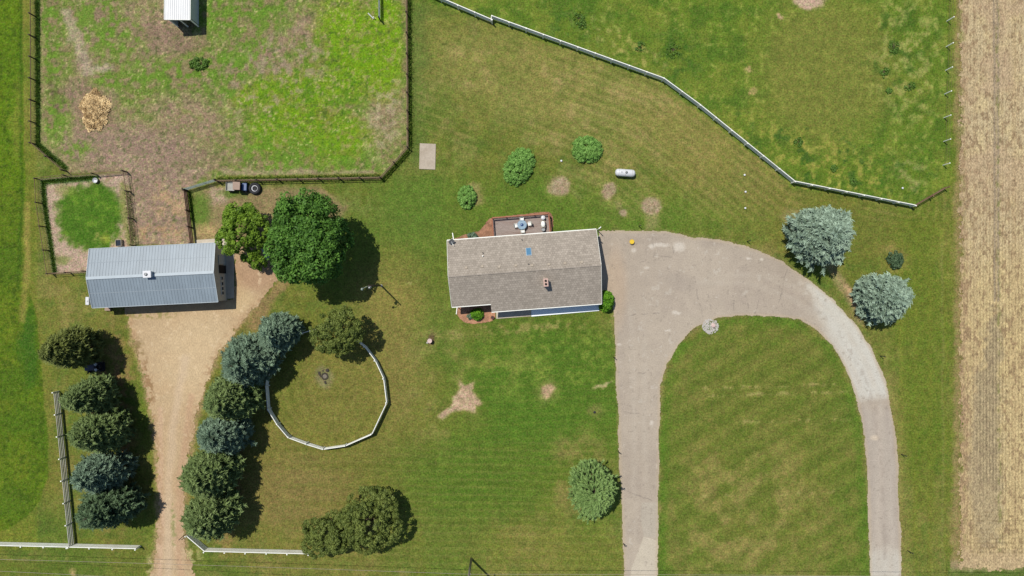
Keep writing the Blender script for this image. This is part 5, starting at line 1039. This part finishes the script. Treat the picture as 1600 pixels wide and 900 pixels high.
b = MB(); rock(b, (.35, .15, 0), .34, r, .9); b.build('boulder', M['pinkstone'], t); b = MB(); rock(b, (.1, .1, 0), .2, r, .8); b.build('boulder', M['whitestone'], t)
b = MB(); rock(b, (.5, -.15, 0), .18, r, .8); b.build('boulder', M['stone'], t)
# stakes beside the driveway
G = 'black marker stakes along the driveway'
for px, py, lb in ((998, 353.5, 'black stake at the grass edge above the driveway near the garage'), (1167, 377, 'black stake above the driveway where the loop begins to curve'), (1375, 556, 'black stake beside the pale gravel arm of the loop'), (1408, 709.5, 'black stake halfway down the right arm of the loop'), (1418, 860, 'lowest black stake right of the loop driveway'), (965.5, 705, 'black stake on the left edge of the straight driveway above the pine'), (974, 849, 'black stake on the left edge of the straight driveway below the pine'), (958.5, 558, 'small dark stake at the left edge of the driveway below the house')):
    t = thing('marker_stake', lb, 'stake', gp(px, py, 0), 0, G); b = MB(); b.tube((0, 0, -.05), (.05, 0, 1.1), .055, .05, 8); b.build('rod', M['black'], t); b = MB(); b.tube((.05, 0, 1.1), (.055, 0, 1.2), .07, n=8); b.build('reflector', M['black'], t)
G = 'small white caps set in the lawn'
for px, py, lb in ((1163, 273.5, 'topmost of three white caps in line on the lawn by the fence'), (1164.5, 299.8, 'middle one of three white caps in line on the lawn'), (1164, 325.3, 'lowest of three white caps in line on the lawn'), (877, 251.5, 'lone white cap between the largest shrub and the squarish one'), (1409.5, 294, 'white cap in the pasture near the white fence corner')):
    t = MB(); t.lathe([(.1, 0), (.11, .12), (.13, .13), (.13, .17), (.05, .19)], n=14); o = t.build('pipe_cap', M['tank']); o.location = gp(px, py, 0); tag(o, lb, 'pipe cap', G)
t = MB(); t.lathe([(.16, 0), (.18, .08), (.12, .11), (.03, .12)], n=14); o = t.build('drain_cap', M['black']); o.location = gp(929, 644, 0); tag(o, 'small black round drain cap on the front lawn near the driveway', 'drain cap')
t = thing('planter', 'small dark red planter at the right end of the front bed', 'planter', gp(769.5, 496, 0)); b = MB(); b.lathe([(.16, 0), (.22, .3), (.24, .3), (.2, .28)], n=16); b.build('pot', M['redrail'], t); b = MB(); b.lathe([(.19, .27), (.05, .29)], n=14); b.build('soil', M['darkstone'], t)
# growth along fence feet: thin upright blades
def verge(name, label, lines, per_m, hmax, wid, seed):
    r = np.random.RandomState(seed); P = []
    for (x0, y0), (x1, y1) in lines:
        a_ = np.array(gw(x0, y0)); b_ = np.array(gw(x1, y1)); L = np.linalg.norm(b_ - a_); n = int(L * per_m); tt = r.rand(n)[:, None]; P.append(a_ + (b_ - a_) * tt + r.normal(size=(n, 2)) * wid)
    P = np.concatenate(P); n = len(P); h = hmax * r.uniform(.4, 1, n); d = unit(np.concatenate([r.normal(size=(n, 2)) * .5, np.ones((n, 1))], 1)); s = unit(np.cross(d, r.normal(size=(n, 3)))) * .035
    B = np.concatenate([P, np.full((n, 1), -.03)], 1); V = np.stack([B - s, B + s, B + d * h[:, None]], 1).reshape(-1, 3)
    o = link(name, npmesh(name, V, np.arange(n * 3).reshape(-1, 3), attrs={'tint': np.repeat(r.rand(n), 3)}), M['mixgrass']); tag(o, label, 'grass', kind='stuff')
verge('fence_line_grass', 'long dark grass growing up along the feet of the paddock and pen fences', [((58, -40), (59, 226)), ((59, 226), (104, 264)), ((67, 284), (70, 320)), ((70, 320), (86, 426)), ((66, 284), (150, 277)), ((200, 300), (207, 380)), ((296, 300), (301, 345)), ((340, 281), (596, 276)), ((640, 0), (641, 230)), ((598, 283), (640, 236))], 130, .55, .2, 4)
